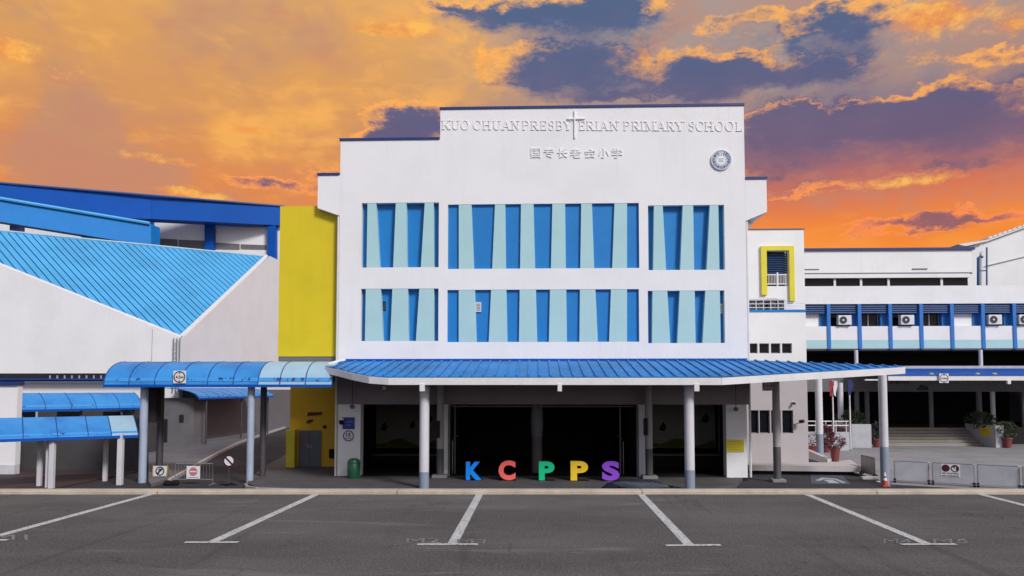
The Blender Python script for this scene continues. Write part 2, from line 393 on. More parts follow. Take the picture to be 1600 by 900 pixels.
M['leafdark'] = mat('dark green leaf', (0.035, 0.06, 0.025), 0.5, 0.2, 9)
M['leafblue'] = mat('dusky green leaf', (0.03, 0.045, 0.05), 0.5, 0.2, 9)
M['stem'] = mat('brown plant stem', (0.07, 0.045, 0.03), 0.8, 0.1, 9)
M['cream'] = mat('cream mural wall', (0.30, 0.29, 0.26), 0.8, 0.06, 1.0)
M['muralgreen'] = mat('olive mural paint', (0.10, 0.11, 0.02), 0.8, 0.1, 2.0)
M['carpaint'] = mat('dark blue grey car paint', (0.018, 0.018, 0.032), 0.25, 0.05, 3, metal=0.3)
M['flagred'] = mat('red flag cloth', (0.40, 0.02, 0.035), 0.7, 0.05, 6)
M['flagwhite'] = mat('white flag cloth', (0.7, 0.68, 0.68), 0.7, 0.05, 6)
M['flagblue'] = mat('navy flag cloth', (0.02, 0.02, 0.12), 0.7, 0.05, 6)
M['cone'] = mat('orange red cone plastic', (0.48, 0.05, 0.03), 0.5, 0.08, 6)
M['darkfloor'] = mat('dark entrance paving', (0.085, 0.08, 0.083), 0.8, 0.15, 0.8, bump=0.2)
M['redfloor'] = mat('dark red walkway paving', (0.05, 0.024, 0.024), 0.8, 0.15, 1.5)
M['tealpipe'] = mat('dark teal pipe', (0.02, 0.09, 0.22), 0.5, 0.06, 3)
M['pavegrey'] = mat('grey pavement concrete', (0.15, 0.147, 0.155), 0.85, 0.15, 0.6, bump=0.3, bscale=30)
M['concrete'] = mat('grey concrete', (0.26, 0.255, 0.26), 0.85, 0.12, 0.5, bump=0.3, bscale=30)
M['steps'] = mat('beige step tiles', (0.30, 0.27, 0.24), 0.75, 0.08, 1.0)
M['kerbgrey'] = mat('grey kerb concrete', (0.30, 0.29, 0.28), 0.85, 0.12, 2.0, bump=0.3)
M['kerbpaint'] = mat('yellow kerb paint', (0.45, 0.34, 0.04), 0.7, 0.15, 6)
M['plinth'] = mat('pale plinth tiles', (0.50, 0.46, 0.45), 0.7, 0.06, 1.2)
for k, c in (('K', (0.004, 0.27, 0.95)), ('C', (0.95, 0.15, 0.13)), ('P', (0.005, 0.58, 0.26)), ('Q', (0.92, 0.60, 0.03)), ('S', (0.30, 0.075, 0.70))):
    M['L' + k] = mat('letter face ' + k, c, 0.4, 0.06, 4)
    M['E' + k] = mat('letter side ' + k, tuple(v * 0.12 for v in c), 0.5, 0.06, 4)
def asphalt_mat(name, base, patch):
    m = bpy.data.materials.new(name); m.use_nodes = True; N = NG(m.node_tree); b = N.n['Principled BSDF']
    pos = N.node('ShaderNodeNewGeometry').outputs['Position']
    c = lambda k: tuple(v * k for v in base) + (1,)
    big = N.noise(N.v('MULTIPLY', pos, (0.5, 1.1, 1)), 0.55, 5, 0.6)[0]
    mid = N.noise(pos, 4.0, 5, 0.65)[0]
    grain = N.noise(pos, 38.0, 4, 0.8)[0]
    vor = N.node('ShaderNodeTexVoronoi'); N.put(vor.inputs['Vector'], pos); vor.inputs['Scale'].default_value = 55.0
    col = N.mix(N.step(big, 0.36, 0.66), c(0.78), c(1.24))
    col = N.mix(N.m('MULTIPLY', N.step(mid, 0.45, 0.75), 0.35), col, c(1.35))
    col = N.mix(N.m('MULTIPLY', N.step(grain, 0.50, 0.70), 0.8), col, c(2.5))
    col = N.mix(N.m('MULTIPLY', N.step(grain, 0.48, 0.32), 0.8), col, c(0.30))
    chips = N.m('MULTIPLY', N.step(vor.outputs['Distance'], 0.16, 0.07), N.step(N.noise(pos, 30.0, 2)[0], 0.60, 0.68))
    col = N.mix(N.m('MULTIPLY', chips, 0.6), col, (0.36, 0.34, 0.31, 1))
    dust = N.noise(N.v('MULTIPLY', pos, (0.35, 1.6, 1)), 1.3, 5, 0.6, 2.0, 0.8)[0]
    col = N.mix(N.m('MULTIPLY', N.step(dust, 0.56, 0.74), patch), col, (0.155, 0.145, 0.135, 1))
    oil = N.noise(pos, 0.9, 4, 0.5, 2.0, 0.5)[0]
    col = N.mix(N.m('MULTIPLY', N.step(oil, 0.62, 0.74), 0.35), col, c(0.45))
    crv = N.node('ShaderNodeTexVoronoi', feature='DISTANCE_TO_EDGE'); crv.inputs['Scale'].default_value = 0.35
    N.put(crv.inputs['Vector'], N.v('ADD', pos, N.scale(N.noise(pos, 2.0, 4)[1], 0.6)))
    crack = N.m('MULTIPLY', N.step(crv.outputs['Distance'], 0.006, 0.002), N.step(N.noise(pos, 0.5, 2)[0], 0.52, 0.6))
    col = N.mix(N.m('MULTIPLY', crack, 0.6), col, c(0.35))
    tyre = N.noise(N.v('MULTIPLY', pos, (3.2, 0.22, 1)), 1.0, 4, 0.6, 2.0, 0.25)[0]
    col = N.mix(N.m('MULTIPLY', N.step(tyre, 0.58, 0.70), 0.45), col, c(0.55))
    N.put(b.inputs['Base Color'], col); b.inputs['Roughness'].default_value = 0.88; b.inputs['Specular IOR Level'].default_value = 0.25
    bp = N.node('ShaderNodeBump'); bp.inputs['Strength'].default_value = 0.5; bp.inputs['Distance'].default_value = 0.006
    N.put(bp.inputs['Height'], N.m('ADD', grain, N.m('MULTIPLY', vor.outputs['Distance'], 0.6))); N.l.new(bp.outputs[0], b.inputs['Normal'])
    return m
M['asphalt'] = asphalt_mat('worn grey asphalt', (0.080, 0.0765, 0.075), 0.85)
M['asphalt2'] = asphalt_mat('dark driveway asphalt', (0.036, 0.035, 0.038), 0.10)
def paint_mat(name, rgb, wear):
    m = bpy.data.materials.new(name); m.use_nodes = True; N = NG(m.node_tree); b = N.n['Principled BSDF']
    pos = N.node('ShaderNodeNewGeometry').outputs['Position']
    n = N.noise(pos, 26.0, 6, 0.7)[0]; n2 = N.noise(pos, 2.5, 3)[0]
    col = N.mix(N.step(n2, 0.4, 0.7), rgb + (1,), tuple(v * 0.85 for v in rgb) + (1,))
    col = N.mix(N.m('MULTIPLY', N.step(n, 0.62 - wear * 0.3, 0.72 - wear * 0.25), 0.85), col, (0.09, 0.087, 0.085, 1))
    N.put(b.inputs['Base Color'], col); b.inputs['Roughness'].default_value = 0.7
    return m
M['linepaint'] = paint_mat('white road paint', (0.50, 0.515, 0.51), 0.40)
M['wornpaint'] = paint_mat('worn white road paint', (0.27, 0.29, 0.31), 0.85)
M['bluepaint'] = paint_mat('blue road paint', (0.025, 0.06, 0.15), 0.75)
def kerb_mat():
    m = bpy.data.materials.new('beige kerb concrete'); m.use_nodes = True; N = NG(m.node_tree); b = N.n['Principled BSDF']
    pos = N.node('ShaderNodeNewGeometry').outputs['Position']
    n = N.noise(pos, 2.0, 6, 0.65)[0]; g = N.noise(pos, 60.0, 3)[0]
    col = N.mix(N.step(n, 0.35, 0.7), (0.50, 0.43, 0.34, 1), (0.36, 0.305, 0.245, 1))
    col = N.mix(N.m('MULTIPLY', N.step(g, 0.55, 0.75), 0.4), col, (0.20, 0.18, 0.16, 1))
    N.put(b.inputs['Base Color'], col); b.inputs['Roughness'].default_value = 0.9
    bp = N.node('ShaderNodeBump'); bp.inputs['Strength'].default_value = 0.6; bp.inputs['Distance'].default_value = 0.01
    N.put(bp.inputs['Height'], N.m('ADD', n, g)); N.l.new(bp.outputs[0], b.inputs['Normal'])
    return m
M['kerb'] = kerb_mat()

# ------------------------------------------------------------------ ground, car park, kerb
struct('ground', MB().box(-700, 700, -120, 1300, G0 - 0.5, G0), M['asphalt2'])
cs, sn = math.cos(YAW), math.sin(YAW)
def R2(a, b): return (a * cs - b * sn, a * sn + b * cs)          # car park frame, turned with the kerb
KY = 11.34
lot = MB().prism([R2(-70, -60), R2(70, -60), R2(70, KY + 0.45), R2(-70, KY + 0.45)], lambda a, b, t: (a, b, t), G0 - 0.3, 0.0)
car_park = struct('car_park', lot, M['asphalt'])
kerb = bpy.data.objects.new('kerb', None); C.objects.link(kerb); kerb['kind'] = 'structure'
joints = [-42, -37, -32, -27, -22, -17, -12.6, -9.0, -5.4, -1.75, 1.98, 5.55, 9.1, 12.7, 17, 22, 27, 32, 37, 42]
for a, b in zip(joints, joints[1:]):
    n = 8; top = []; bot = []
    for i in range(n + 1):
        t = a + 0.006 + (b - a - 0.012) * i / n; top.append(t)
    mb = MB(); vs = []; fs = []
    for i, t in enumerate(top):
        j = 0.006 * math.sin(t * 3.1) + 0.004 * math.sin(t * 7.7)
        for yy, zz in ((KY + j, -0.02), (KY + j + 0.004, 0.044), (KY + 0.018 + j, 0.058 + j * 0.3), (KY + 0.20, 0.062), (KY + 0.20, -0.02)):
            p = R2(t, yy); vs.append((p[0], p[1], zz))
    for i in range(n):
        for k in range(5): fs.append((i * 5 + k, i * 5 + (k + 1) % 5, (i + 1) * 5 + (k + 1) % 5, (i + 1) * 5 + k))
    fs += [tuple(range(5)), tuple(range(n * 5 + 4, n * 5 - 1, -1))]
    mb.add(vs, fs); obj('kerb_stone', mb, M['kerb'], kerb)
def line_px(a, b, w, z=0.004, mat_='linepaint', nm='bay_line', end=0.0):
    p, q = Vector(XY(*a, 0)), Vector(XY(*b, 0)); d = (q - p).normalized(); n = Vector((-d.y, d.x)) * w / 2
    obj(nm, MB().pz([p + n, q + n, q - n, p - n], z - 0.003, z), M[mat_], car_park)
for a, b in (((237, 772), (-5, 838)), ((493, 773), (332, 847)), ((749, 773), (707, 850)), ((1002, 773), (1077, 852)), ((1262, 773), (1448, 850)), ((1526, 771), (1690, 812))):
    line_px(a, b, 0.105)
for a, b in (((289, 848), (372, 848)), ((652, 851.3), (747, 851)), ((1040, 853), (1126, 852.3)), ((1407, 851.2), (1494, 851)), ((-60, 845), (12, 844.4))):
    line_px(a, b, 0.062, 0.008, nm='tee_mark')
def ground_text(body, x0, x1, y0, y1):
    vs, fs = text_geo(body, 0.5, 0.0)
    A, B, D_ = Vector(XY(x0, y1, 0)), Vector(XY(x1, y1, 0)), Vector(XY((x0 + x1) / 2, y0, 0))
    h = D_ - (A + B) / 2
    mb = MB().add([tuple(A + (B - A) * a + h * b) + (0.002 + 0.004 * (c > 0),) for a, b, c in vs], fs)
    obj('bay_number', mb, M['wornpaint'], car_park)
ground_text('M2', 634, 688, 842, 848.5); ground_text('M3', 714, 760, 843, 849)
ground_text('M4', 1380, 1424, 843, 849); ground_text('M5', 1458, 1512, 843, 849.5); ground_text('M1', -12, 44, 836, 844.5)

ZP = G0 + 0.15
pave = [XY(*p, ZP) for p in ((232, 752), (236, 756), (262, 748), (300, 727), (335, 708), (372, 690), (402, 680), (452, 664), (430, 655), (232, 690))]
struct('pavement', MB().pz(pave, G0 - 0.2, ZP), M['pavegrey'])
edge = [Vector(XY(*p, ZP) + (0,)) for p in ((262, 748.6), (300, 727.5), (335, 708.4), (372, 690.3), (402, 680.2), (452, 664.2))]
kb = MB(); vs = []
for i, p in enumerate(edge):
    d = (edge[min(i + 1, 5)] - edge[max(i - 1, 0)]).normalized(); n = Vector((d.y, -d.x, 0))
    for s_, z in ((0, G0 - 0.1), (0, ZP + 0.012), (0.16, ZP + 0.012), (0.16, G0 - 0.1)):
        q = p + n * s_; vs.append((q.x, q.y, z))
fs = [(i * 4 + k, i * 4 + (k + 1) % 4, (i + 1) * 4 + (k + 1) % 4, (i + 1) * 4 + k) for i in range(5) for k in range(4)] + [(0, 1, 2, 3), (23, 22, 21, 20)]
kb.add(vs, fs); struct('pavement_kerb', kb, M['plinth'])
isl = [XY(*p, ZP) for p in ((386, 755), (394, 743), (418, 726), (452, 707), (560, 690))] + [(11.5, 40), XY(1150, 757, ZP), XY(1120, 761, ZP), XY(470, 763.5, ZP), XY(405, 761.5, ZP)]
entrance = struct('entrance_pavement', MB().pz(isl, G0 - 0.2, ZP), M['darkfloor'])
isk = [Vector(XY(*p, ZP)) for p in ((386, 755), (389, 759), (405, 761.5), (470, 763.5), (560, 763.6))]
for a, b in zip(isk, isk[1:]):
    d = (b - a).normalized(); n = Vector((d.y, -d.x)); L = (b - a).length; k = max(1, round(L / 0.95))
    for i in range(k):
        p, q = a + d * (L * i / k + 0.012), a + d * (L * (i + 1) / k - 0.012)
        obj('kerb_stone', MB().pz([p, q, q + n * 0.13, p + n * 0.13], G0 - 0.1, ZP + 0.008), M['kerbgrey'], entrance, bevel=0.015)
struct('concrete_apron', MB().pz([XY(*p, G0) for p in ((1262, 716), (1345, 741), (1392, 757), (1700, 775))] + [(75, 54), (75, 62), (16, 62)], G0 - 0.2, G0 + 0.006), M['concrete'])
p0 = Vector(XY(1262, 742, G0)); p1 = Vector(XY(1330, 757, G0))
mk = struct('accessible_bay_marking', MB().pz([XY(1266, 742, G0), XY(1316, 743, G0), XY(1330, 757, G0), XY(1268, 756, G0)], G0 + 0.007, G0 + 0.010), M['bluepaint'])
def gpoly(name, pts, z, m, par): return obj(name, MB().pz([XY(*p, G0) for p in pts], z, z + 0.003), M[m], par)
gpoly('wheelchair_symbol', ((1274, 751), (1284, 746.5), (1306, 748), (1322, 754.5), (1316, 755), (1303, 749.5), (1288, 748.5), (1281, 751.5)), G0 + 0.011, 'linepaint', mk)
gpoly('wheelchair_symbol', ((1286, 750), (1300, 750), (1312, 755.6), (1296, 755.2)), G0 + 0.0145, 'linepaint', mk)
gpoly('bay_line', ((1368, 752), (1374, 751.5), (1392, 759), (1384, 759)), G0 + 0.011, 'linepaint', mk)

# ------------------------------------------------------------------ main school block
YF = 34.5
xz = lambda x, y: XZ(x, y, YF)
XL, XR, XS = xz(530, 400)[0], xz(1165.6, 380)[0], xz(688, 190)[0]
XWL, XWR = xz(496.5, 300)[0], xz(1198, 305)[0]
ZT = (xz(688, 166)[1] + xz(1163, 170.5)[1]) / 2
ZS, ZWL, ZWR = xz(610, 219)[1], xz(515, 274)[1], xz(1180, 280)[1]
ZB = xz(850, 566)[1]
main = thing('school_building', 'white stepped school block with blue and aqua window bands and raised lettering', 'building', ((XL + XR) / 2, YF, ZP))
bays = []
def bay(y0, y1, spans): bays.append((y0, y1, spans))
bay(316.8, 417.8, [(564.8, 574.1, 564.8, 572.6), (587.7, 618.3, 592.9, 614.2), (635, 663.6, 635.9, 657.5), (677.5, 686.2, 678, 685)])
bay(318.3, 419.5, [(699.7, 716.8, 699.7, 716.8), (736.7, 773.4, 740.7, 769), (789.5, 814, 790.7, 812.6), (833.7, 863.1, 836.3, 860.8), (883, 908.2, 884.2, 906.7), (925, 960.2, 928.4, 956.7), (979.8, 998.6, 979.8, 998.6)])
bay(320.5, 421.7, [(1012.5, 1022, 1013.3, 1020.8), (1035.6, 1066.8, 1041, 1063), (1083.2, 1109.2, 1084.7, 1104.3), (1122.5, 1132.4, 1124.3, 1131.8)])
bay(451, 532.8, [(563.7, 571.5, 563.7, 570), (594.9, 613, 598.3, 609.6), (637.3, 655.2, 638.2, 649.7), (678, 685, 678, 685)])
bay(452.3, 534.3, [(698.8, 716.7, 698.8, 716.7), (742.2, 767.3, 744.8, 763.5), (791.3, 812, 793, 810.9), (837.5, 859.4, 839.5, 857.6), (884.8, 906.2, 886, 905.3), (930.4, 954.7, 934.2, 951.8), (979.8, 998.6, 979.8, 998.6)])
bay(454, 536, [(1012.5, 1019.7, 1012.5, 1019), (1042.8, 1062.2, 1047.4, 1058.4), (1085.6, 1102.3, 1087, 1098), (1124.9, 1132.4, 1126.3, 1132.4)])
holes = []
for y0, y1, sp in bays:
    xm0 = xz((sp[0][0] + sp[0][2]) / 2, (y0 + y1) / 2)[0]; xm1 = xz((sp[-1][1] + sp[-1][3]) / 2, (y0 + y1) / 2)[0]
    cx = (sp[0][0] + sp[-1][1]) / 2; z1, z0 = xz(cx, y0)[1], xz(cx, y1)[1]
    holes.append((xm0, xm1, z0, z1))
outer = [(XL, ZB), (XR, ZB), (XR, ZT), (XS, ZT), (XS, ZS), (XL, ZS)]
obj('front_wall', MB().py(outer, YF, YF + 0.62, [[(a, c), (a, d), (b, d), (b, c)] for a, b, c, d in holes]), M['white'], main)
for (y0, y1, sp), (a, b, c, d) in zip(bays, holes):
    deep = 0.14 if len(sp) > 5 else 0.30
    obj('recess_panel', MB().box(a - 0.05, b + 0.05, YF + deep, YF + deep + 0.1, c - 0.05, d + 0.05), M['blue'], main)
    for l, r in zip(sp, sp[1:]):
        zt, zb = d - 0.003, c + 0.003
        pts = [(xz(l[3], y1)[0], zb), (xz(r[2], y1)[0], zb), (xz(r[0], y0)[0], zt), (xz(l[1], y0)[0], zt)]
        obj('tapered_panel', MB().py(pts, YF + 0.012, YF + deep - 0.002), M['aqua'], main)
for x0, x1, y0, y1, yy in ((596, 600.5, 470, 485, 0.3), (743, 751.5, 472, 487, 0.06), (1125.5, 1131, 474, 489, 0.2)):
    (a, z1), (b, z0) = xz(x0, y0), xz(x1, y1)
    v = obj('vent_grille', MB().box(a, b, YF + yy, YF + 0.45, z0, z1), M['signwhite'], main)
    sl = MB()
    for k in range(5): zz = z0 + (z1 - z0) * (0.14 + 0.16 * k); sl.box(a + 0.03, b - 0.03, YF + yy - 0.012, YF + yy, zz, zz + 0.03)
    obj('grille_slats', sl, M['dado'], v)
obj('rear_wall', MB().box(XL + 0.02, XR - 0.02, YF + 0.62, YF + 15, ZB + 0.02, ZS - 0.3), M['white'], main)
obj('roof_wing', MB().py([(XWL, ZWL), (XL - 0.003, ZWL), (XL - 0.003, xz(531, 337)[1]), (XWL, xz(497, 325)[1])], YF, YF + 3.2), M['white'], main)
obj('roof_wing', MB().py([(XWR, ZWR), (XR + 0.003, ZWR), (XR + 0.003, xz(1167, 345)[1]), (XWR, xz(1198, 331)[1])], YF, YF + 3.2), M['white'], main)
(a, z1), (b, z0) = xz(1167, 338), xz(1181, 347)
obj('gutter_bracket', MB().box(XR + 0.05, b, YF + 0.5, YF + 2.5, z0, z0 + 0.16), M['steel'], main)
cp = 0.11
for x0, x1, z in ((XS - 0.04, XR + 0.03, ZT), (XL - 0.05, XS - 0.045, ZS), (XWL - 0.03, XL - 0.055, ZWL), (XR + 0.035, XWR + 0.03, ZWR)):
    obj('coping', MB().box(x0, x1, YF - 0.05, YF + 0.7, z, z + cp), M['navy'], main)
obj('downpipe', MB().tube([(XL - 0.07, YF + 0.06, xz(530, 338)[1]), (XL - 0.07, YF + 0.06, ZP)], 0.055, 10), M['trim'], main, smooth=True)
obj('downpipe', MB().tube([(XR + 0.07, YF + 0.10, xz(1167, 346)[1]), (XR + 0.07, YF + 0.10, ZP)], 0.055, 10), M['trim'], main, smooth=True)

# ground floor of the block: lintel and piers, dark rooms behind
ZL = xz(850, 632)[1]
px_ = lambda x: xz(x, 690)[0]
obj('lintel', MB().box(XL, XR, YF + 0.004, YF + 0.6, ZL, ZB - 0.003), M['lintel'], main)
for a, b in ((527.5, 563), (685, 700), (998, 1008), (1135, 1167.5)):
    obj('pier', MB().box(px_(a), px_(b), YF, YF + 0.6, ZP, ZL - 0.003), M['white2'], main)
YR = YF + 11
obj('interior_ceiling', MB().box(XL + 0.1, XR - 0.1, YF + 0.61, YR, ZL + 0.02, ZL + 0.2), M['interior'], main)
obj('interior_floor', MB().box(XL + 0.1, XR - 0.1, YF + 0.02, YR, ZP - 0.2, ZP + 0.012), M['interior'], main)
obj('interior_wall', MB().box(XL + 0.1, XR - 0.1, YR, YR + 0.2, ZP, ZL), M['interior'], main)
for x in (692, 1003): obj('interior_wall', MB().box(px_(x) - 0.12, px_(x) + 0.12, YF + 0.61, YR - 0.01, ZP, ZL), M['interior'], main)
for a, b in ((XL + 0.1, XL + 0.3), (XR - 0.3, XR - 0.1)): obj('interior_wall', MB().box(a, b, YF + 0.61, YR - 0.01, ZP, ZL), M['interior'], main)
# mural walls inside the two side bays
for a, b, yy in ((575, 686, 7.0), (1012, 1118, 5.0)):
    Y = YF + yy; xa, xb = XZ(a, 690, Y)[0], XZ(b, 690, Y)[0]
    mw = obj('mural_wall', MB().box(xa, xb, Y, Y + 0.1, XZ(a, 700, Y)[1], ZL + 0.01), M['cream'], main)
    hill = [(xa + 0.02, XZ(a, 699.5, Y)[1])] + [(xa + (xb - xa) * (0.02 + 0.96 * i / 12), XZ(a, 688 + 5 * math.sin(i * 0.9) + i * 0.35, Y)[1]) for i in range(13)] + [(xb - 0.02, XZ(a, 699.5, Y)[1])]
    obj('painted_hill', MB().py(hill, Y - 0.006, Y - 0.002), M['muralgreen'], mw)
    for cx, cy, s_ in ((0.22, 668, 1.0), (0.62, 664, 0.8), (0.85, 655, 1.1)):
        x = xa + (xb - xa) * cx; z = XZ(a, cy, Y)[1]
        obj('painted_leaf', MB().py([(x - 0.2 * s_, z - 0.12), (x + 0.1 * s_, z - 0.2), (x + 0.22 * s_, z + 0.05), (x + 0.05, z + 0.3 * s_), (x - 0.1 * s_, z + 0.1)], Y - 0.006, Y - 0.002), M['interior'], mw)
    obj('counter', MB().box(xa, xb, Y - 0.9, Y, ZP, XZ(a, 706, Y)[1]), M['interior'], main)
    obj('counter_rail', MB().box(xa, xb, Y - 0.95, Y - 0.902, XZ(a, 712, Y - 0.9)[1], XZ(a, 709, Y - 0.9)[1]), M['dado'], main)
# foyer: central column, door posts, handrails
Y = YF + 1.6; x = XZ(839, 680, Y)[0]
fc = obj('foyer_column', MB().lathe([(0.27, XZ(839, 682, Y)[1]), (0.30, XZ(839, 668, Y)[1]), (0.30, XZ(839, 645, Y)[1]), (0.25, ZL)], x, Y), M['dado'], main, smooth=True)
obj('column_foot', MB().cyl((x, Y, ZP), (x, Y, XZ(839, 682, Y)[1]), 0.26), M['soffit'], fc, smooth=True)
for px, yy, w in ((702, 0.05, 0.05), (711, 1.0, 0.03), (969, 1.0, 0.03), (996, 0.05, 0.05)):
    x = XZ(px, 690, YF + yy)[0]; obj('door_post', MB().box(x - w, x + w, YF + yy - 0.08, YF + yy + 0.08 if yy > 0.5 else YF - 0.003, ZP + 0.02, ZL - 0.02), M['dado'], main)
obj('door_head', MB().box(px_(703), px_(995), YF + 0.7, YF + 0.8, ZL - 0.14, ZL - 0.08), M['dado'], main)
for px, s_ in ((707, 1), (974, -1)):
    Y = YF + 0.9; x = XZ(px, 700, Y)[0]
    obj('handrail', MB().tube([(x, Y, ZP), (x, Y, -0.9), (x + 0.05 * s_, Y + 0.1, -0.75), (x + 0.12 * s_, Y + 0.4, -0.72), (x + 0.12 * s_, Y + 1.5, -0.72)], 0.025), M['steel'], main, smooth=True)

# raised serif lettering
T_, t_ = 0.17, 0.065
def bar(a, b, w):
    a, b = Vector(a), Vector(b); d = (b - a).normalized(); n = Vector((-d.y, d.x)) * w / 2; return [a + n, a - n, b - n, b + n]
def rect(x0, x1, y0, y1): return [Vector(p) for p in ((x0, y0), (x1, y0), (x1, y1), (x0, y1))]
def arc(cx, cy, rx, ry, tx, ty, a0, a1, n=14):
    an = [rad(a0 + (a1 - a0) * i / n) for i in range(n + 1)]
    return [Vector((cx + rx * math.cos(t), cy + ry * math.sin(t))) for t in an] + [Vector((cx + (rx - tx) * math.cos(t), cy + (ry - ty) * math.sin(t))) for t in reversed(an)]
def sf(x, y): return rect(x - 0.19, x + 0.19, y, y + 0.07) if y < 0.5 else rect(x - 0.19, x + 0.19, y - 0.07, y)
def stem(x, w=T_): return [rect(x - w / 2, x + w / 2, 0.0, 1.0), sf(x, 0), sf(x, 1)]
P_ = stem(0.2) + [arc(0.4, 0.74, 0.5, 0.26, T_, t_, -90, 90), rect(0.2, 0.42, 0.915, 1.0), rect(0.2, 0.42, 0.48, 0.565)]
GL = {
 'K': stem(0.2) + [bar((0.28, 0.42), (0.82, 0.97), t_ * 1.2), bar((0.42, 0.58), (0.85, 0.03), T_), sf(0.82, 1), sf(0.85, 0)],
 'U': [rect(0.1, 0.31, 0.3, 1), rect(0.78, 0.87, 0.3, 1), sf(0.2, 1), sf(0.82, 1), arc(0.485, 0.32, 0.385, 0.34, 0.21, 0.1, 180, 360)],
 'O': [arc(0.5, 0.5, 0.5, 0.53, T_, t_, 0, 180), arc(0.5, 0.5, 0.5, 0.53, T_, t_, 180, 360)],
 'C': [arc(0.52, 0.5, 0.5, 0.53, T_, t_, 45, 315), rect(0.84, 0.92, 0.68, 1.0)],
 'H': stem(0.2) + stem(0.8) + [rect(0.3, 0.7, 0.47, 0.55)],
 'A': [bar((0.14, 0.03), (0.5, 1.0), t_ * 1.1), bar((0.5, 1.0), (0.86, 0.03), T_), rect(0.27, 0.72, 0.3, 0.38), sf(0.14, 0), sf(0.86, 0)],
 'N': [rect(0.13, 0.22, 0, 1), rect(0.8, 0.89, 0, 1), bar((0.17, 0.97), (0.85, 0.05), T_), sf(0.17, 0), sf(0.14, 1), sf(0.85, 1)],
 'P': P_, 'R': P_ + [bar((0.45, 0.52), (0.88, 0.03), T_), sf(0.86, 0)],
 'E': stem(0.24) + [rect(0.24, 0.9, 0.92, 1), rect(0.24, 0.9, 0, 0.08), rect(0.24, 0.72, 0.47, 0.55), rect(0.84, 0.92, 0.75, 1), rect(0.84, 0.92, 0, 0.25)],
 'S': [arc(0.5, 0.74, 0.42, 0.28, T_, t_, 40, 270), arc(0.5, 0.27, 0.44, 0.29, T_, t_, -140, 90), rect(0.76, 0.84, 0.72, 0.96), rect(0.1, 0.18, 0.04, 0.3)],
 'B': stem(0.2) + [arc(0.4, 0.75, 0.45, 0.25, T_, t_, -90, 90), arc(0.4, 0.27, 0.52, 0.27, T_, t_, -90, 90), rect(0.2, 0.42, 0.915, 1), rect(0.2, 0.42, 0.47, 0.54), rect(0.2, 0.42, 0, 0.08)],
 'Y': [bar((0.12, 0.97), (0.5, 0.45), T_), bar((0.5, 0.45), (0.88, 0.97), t_ * 1.2), rect(0.4, 0.6, 0, 0.5), sf(0.5, 0), sf(0.13, 1), sf(0.87, 1)],
 'I': [rect(0.3, 0.7, 0, 1), rect(0.05, 0.95, 0, 0.07), rect(0.05, 0.95, 0.93, 1)],
 'M': [rect(0.1, 0.17, 0, 1), rect(0.75, 0.93, 0, 1), bar((0.15, 0.97), (0.48, 0.1), T_ * 0.8), bar((0.48, 0.1), (0.82, 0.97), t_), sf(0.14, 0), sf(0.84, 0), sf(0.1, 1), sf(0.88, 1)],
 'L': stem(0.24) + [rect(0.24, 0.92, 0, 0.08), rect(0.85, 0.93, 0, 0.28)],
}
row = [('K', 690, 704), ('U', 706, 718.5), ('O', 720, 733), ('C', 739, 752), ('H', 754, 768), ('U', 770, 783), ('A', 784, 798), ('N', 799, 811.5), ('P', 816, 828), ('R', 829, 842), ('E', 844, 854.5), ('S', 857, 866.5), ('B', 869, 880), ('Y', 881, 893.5),
       ('E', 904, 914.5), ('R', 916, 929), ('I', 930.5, 936), ('A', 937, 951), ('N', 953, 967), ('P', 974, 985.5), ('R', 987, 1000), ('I', 1001, 1006.5), ('M', 1008, 1025), ('A', 1026, 1040.5), ('R', 1042, 1054), ('Y', 1055, 1069),
       ('S', 1076, 1085.5), ('C', 1087, 1100), ('H', 1101, 1115.5), ('O', 1117, 1131), ('O', 1133, 1147), ('L', 1149, 1160)]
for ch, a, b in row:
    xa, xb = xz(a, 197)[0], xz(b, 197)[0]; k = (a - 690) / 470
    z1, z0 = xz((a + b) / 2, 188.3 + 2.2 * k)[1], xz((a + b) / 2, 202.6 + 2.6 * k)[1]
    mb = MB()
    for i, pl in enumerate(GL[ch]):
        mb.py([(xa + p.x * (xb - xa), z0 + p.y * (z1 - z0)) for p in pl], YF - 0.03 - 0.0015 * i, YF - 0.002)
    obj('sign_letter', mb, M['relief'], main)
(xc, _), z1, z0 = xz(898, 195), xz(898, 173)[1], xz(898, 216.5)[1]
zc = xz(898, 186)[1]; xa, xb = xz(886, 186)[0], xz(914, 186)[0]
obj('cross', MB().box(xc - 0.03, xc + 0.03, YF - 0.07, YF - 0.002, z0, z1).box(xa, xb, YF - 0.073, YF - 0.004, zc - 0.035, zc + 0.035), M['relief'], main)
for ch, a, b in zip('国专长老会小学', (830, 850, 871, 891, 913.5, 935.5, 956), (845, 866, 887, 908, 930, 951.5, 972.5)):
    mb = MB(); k = (a - 830) / 330
    text_xz(mb, ch, xz(a, 240)[0], xz(b, 240)[0], xz(a, 247 + k)[1], xz(a, 231.5 + k)[1], YF - 0.04, 0.038, 0.008)
    obj('sign_letter', mb, M['relief'], main)
cx, cz = xz(1126.5, 250.5); r = 16.0 / F_PX * YF
cr = obj('crest', MB().ringy(cx, cz, 0, r, YF - 0.05, YF - 0.002), M['relief'], main)
obj('crest_ring', MB().ringy(cx, cz, r * 0.92, r * 1.0, YF - 0.075, YF - 0.0505), M['crest'], cr)
obj('crest_band', MB().ringy(cx, cz, r * 0.58, r * 0.9, YF - 0.056, YF - 0.0505), M['crest'], cr)
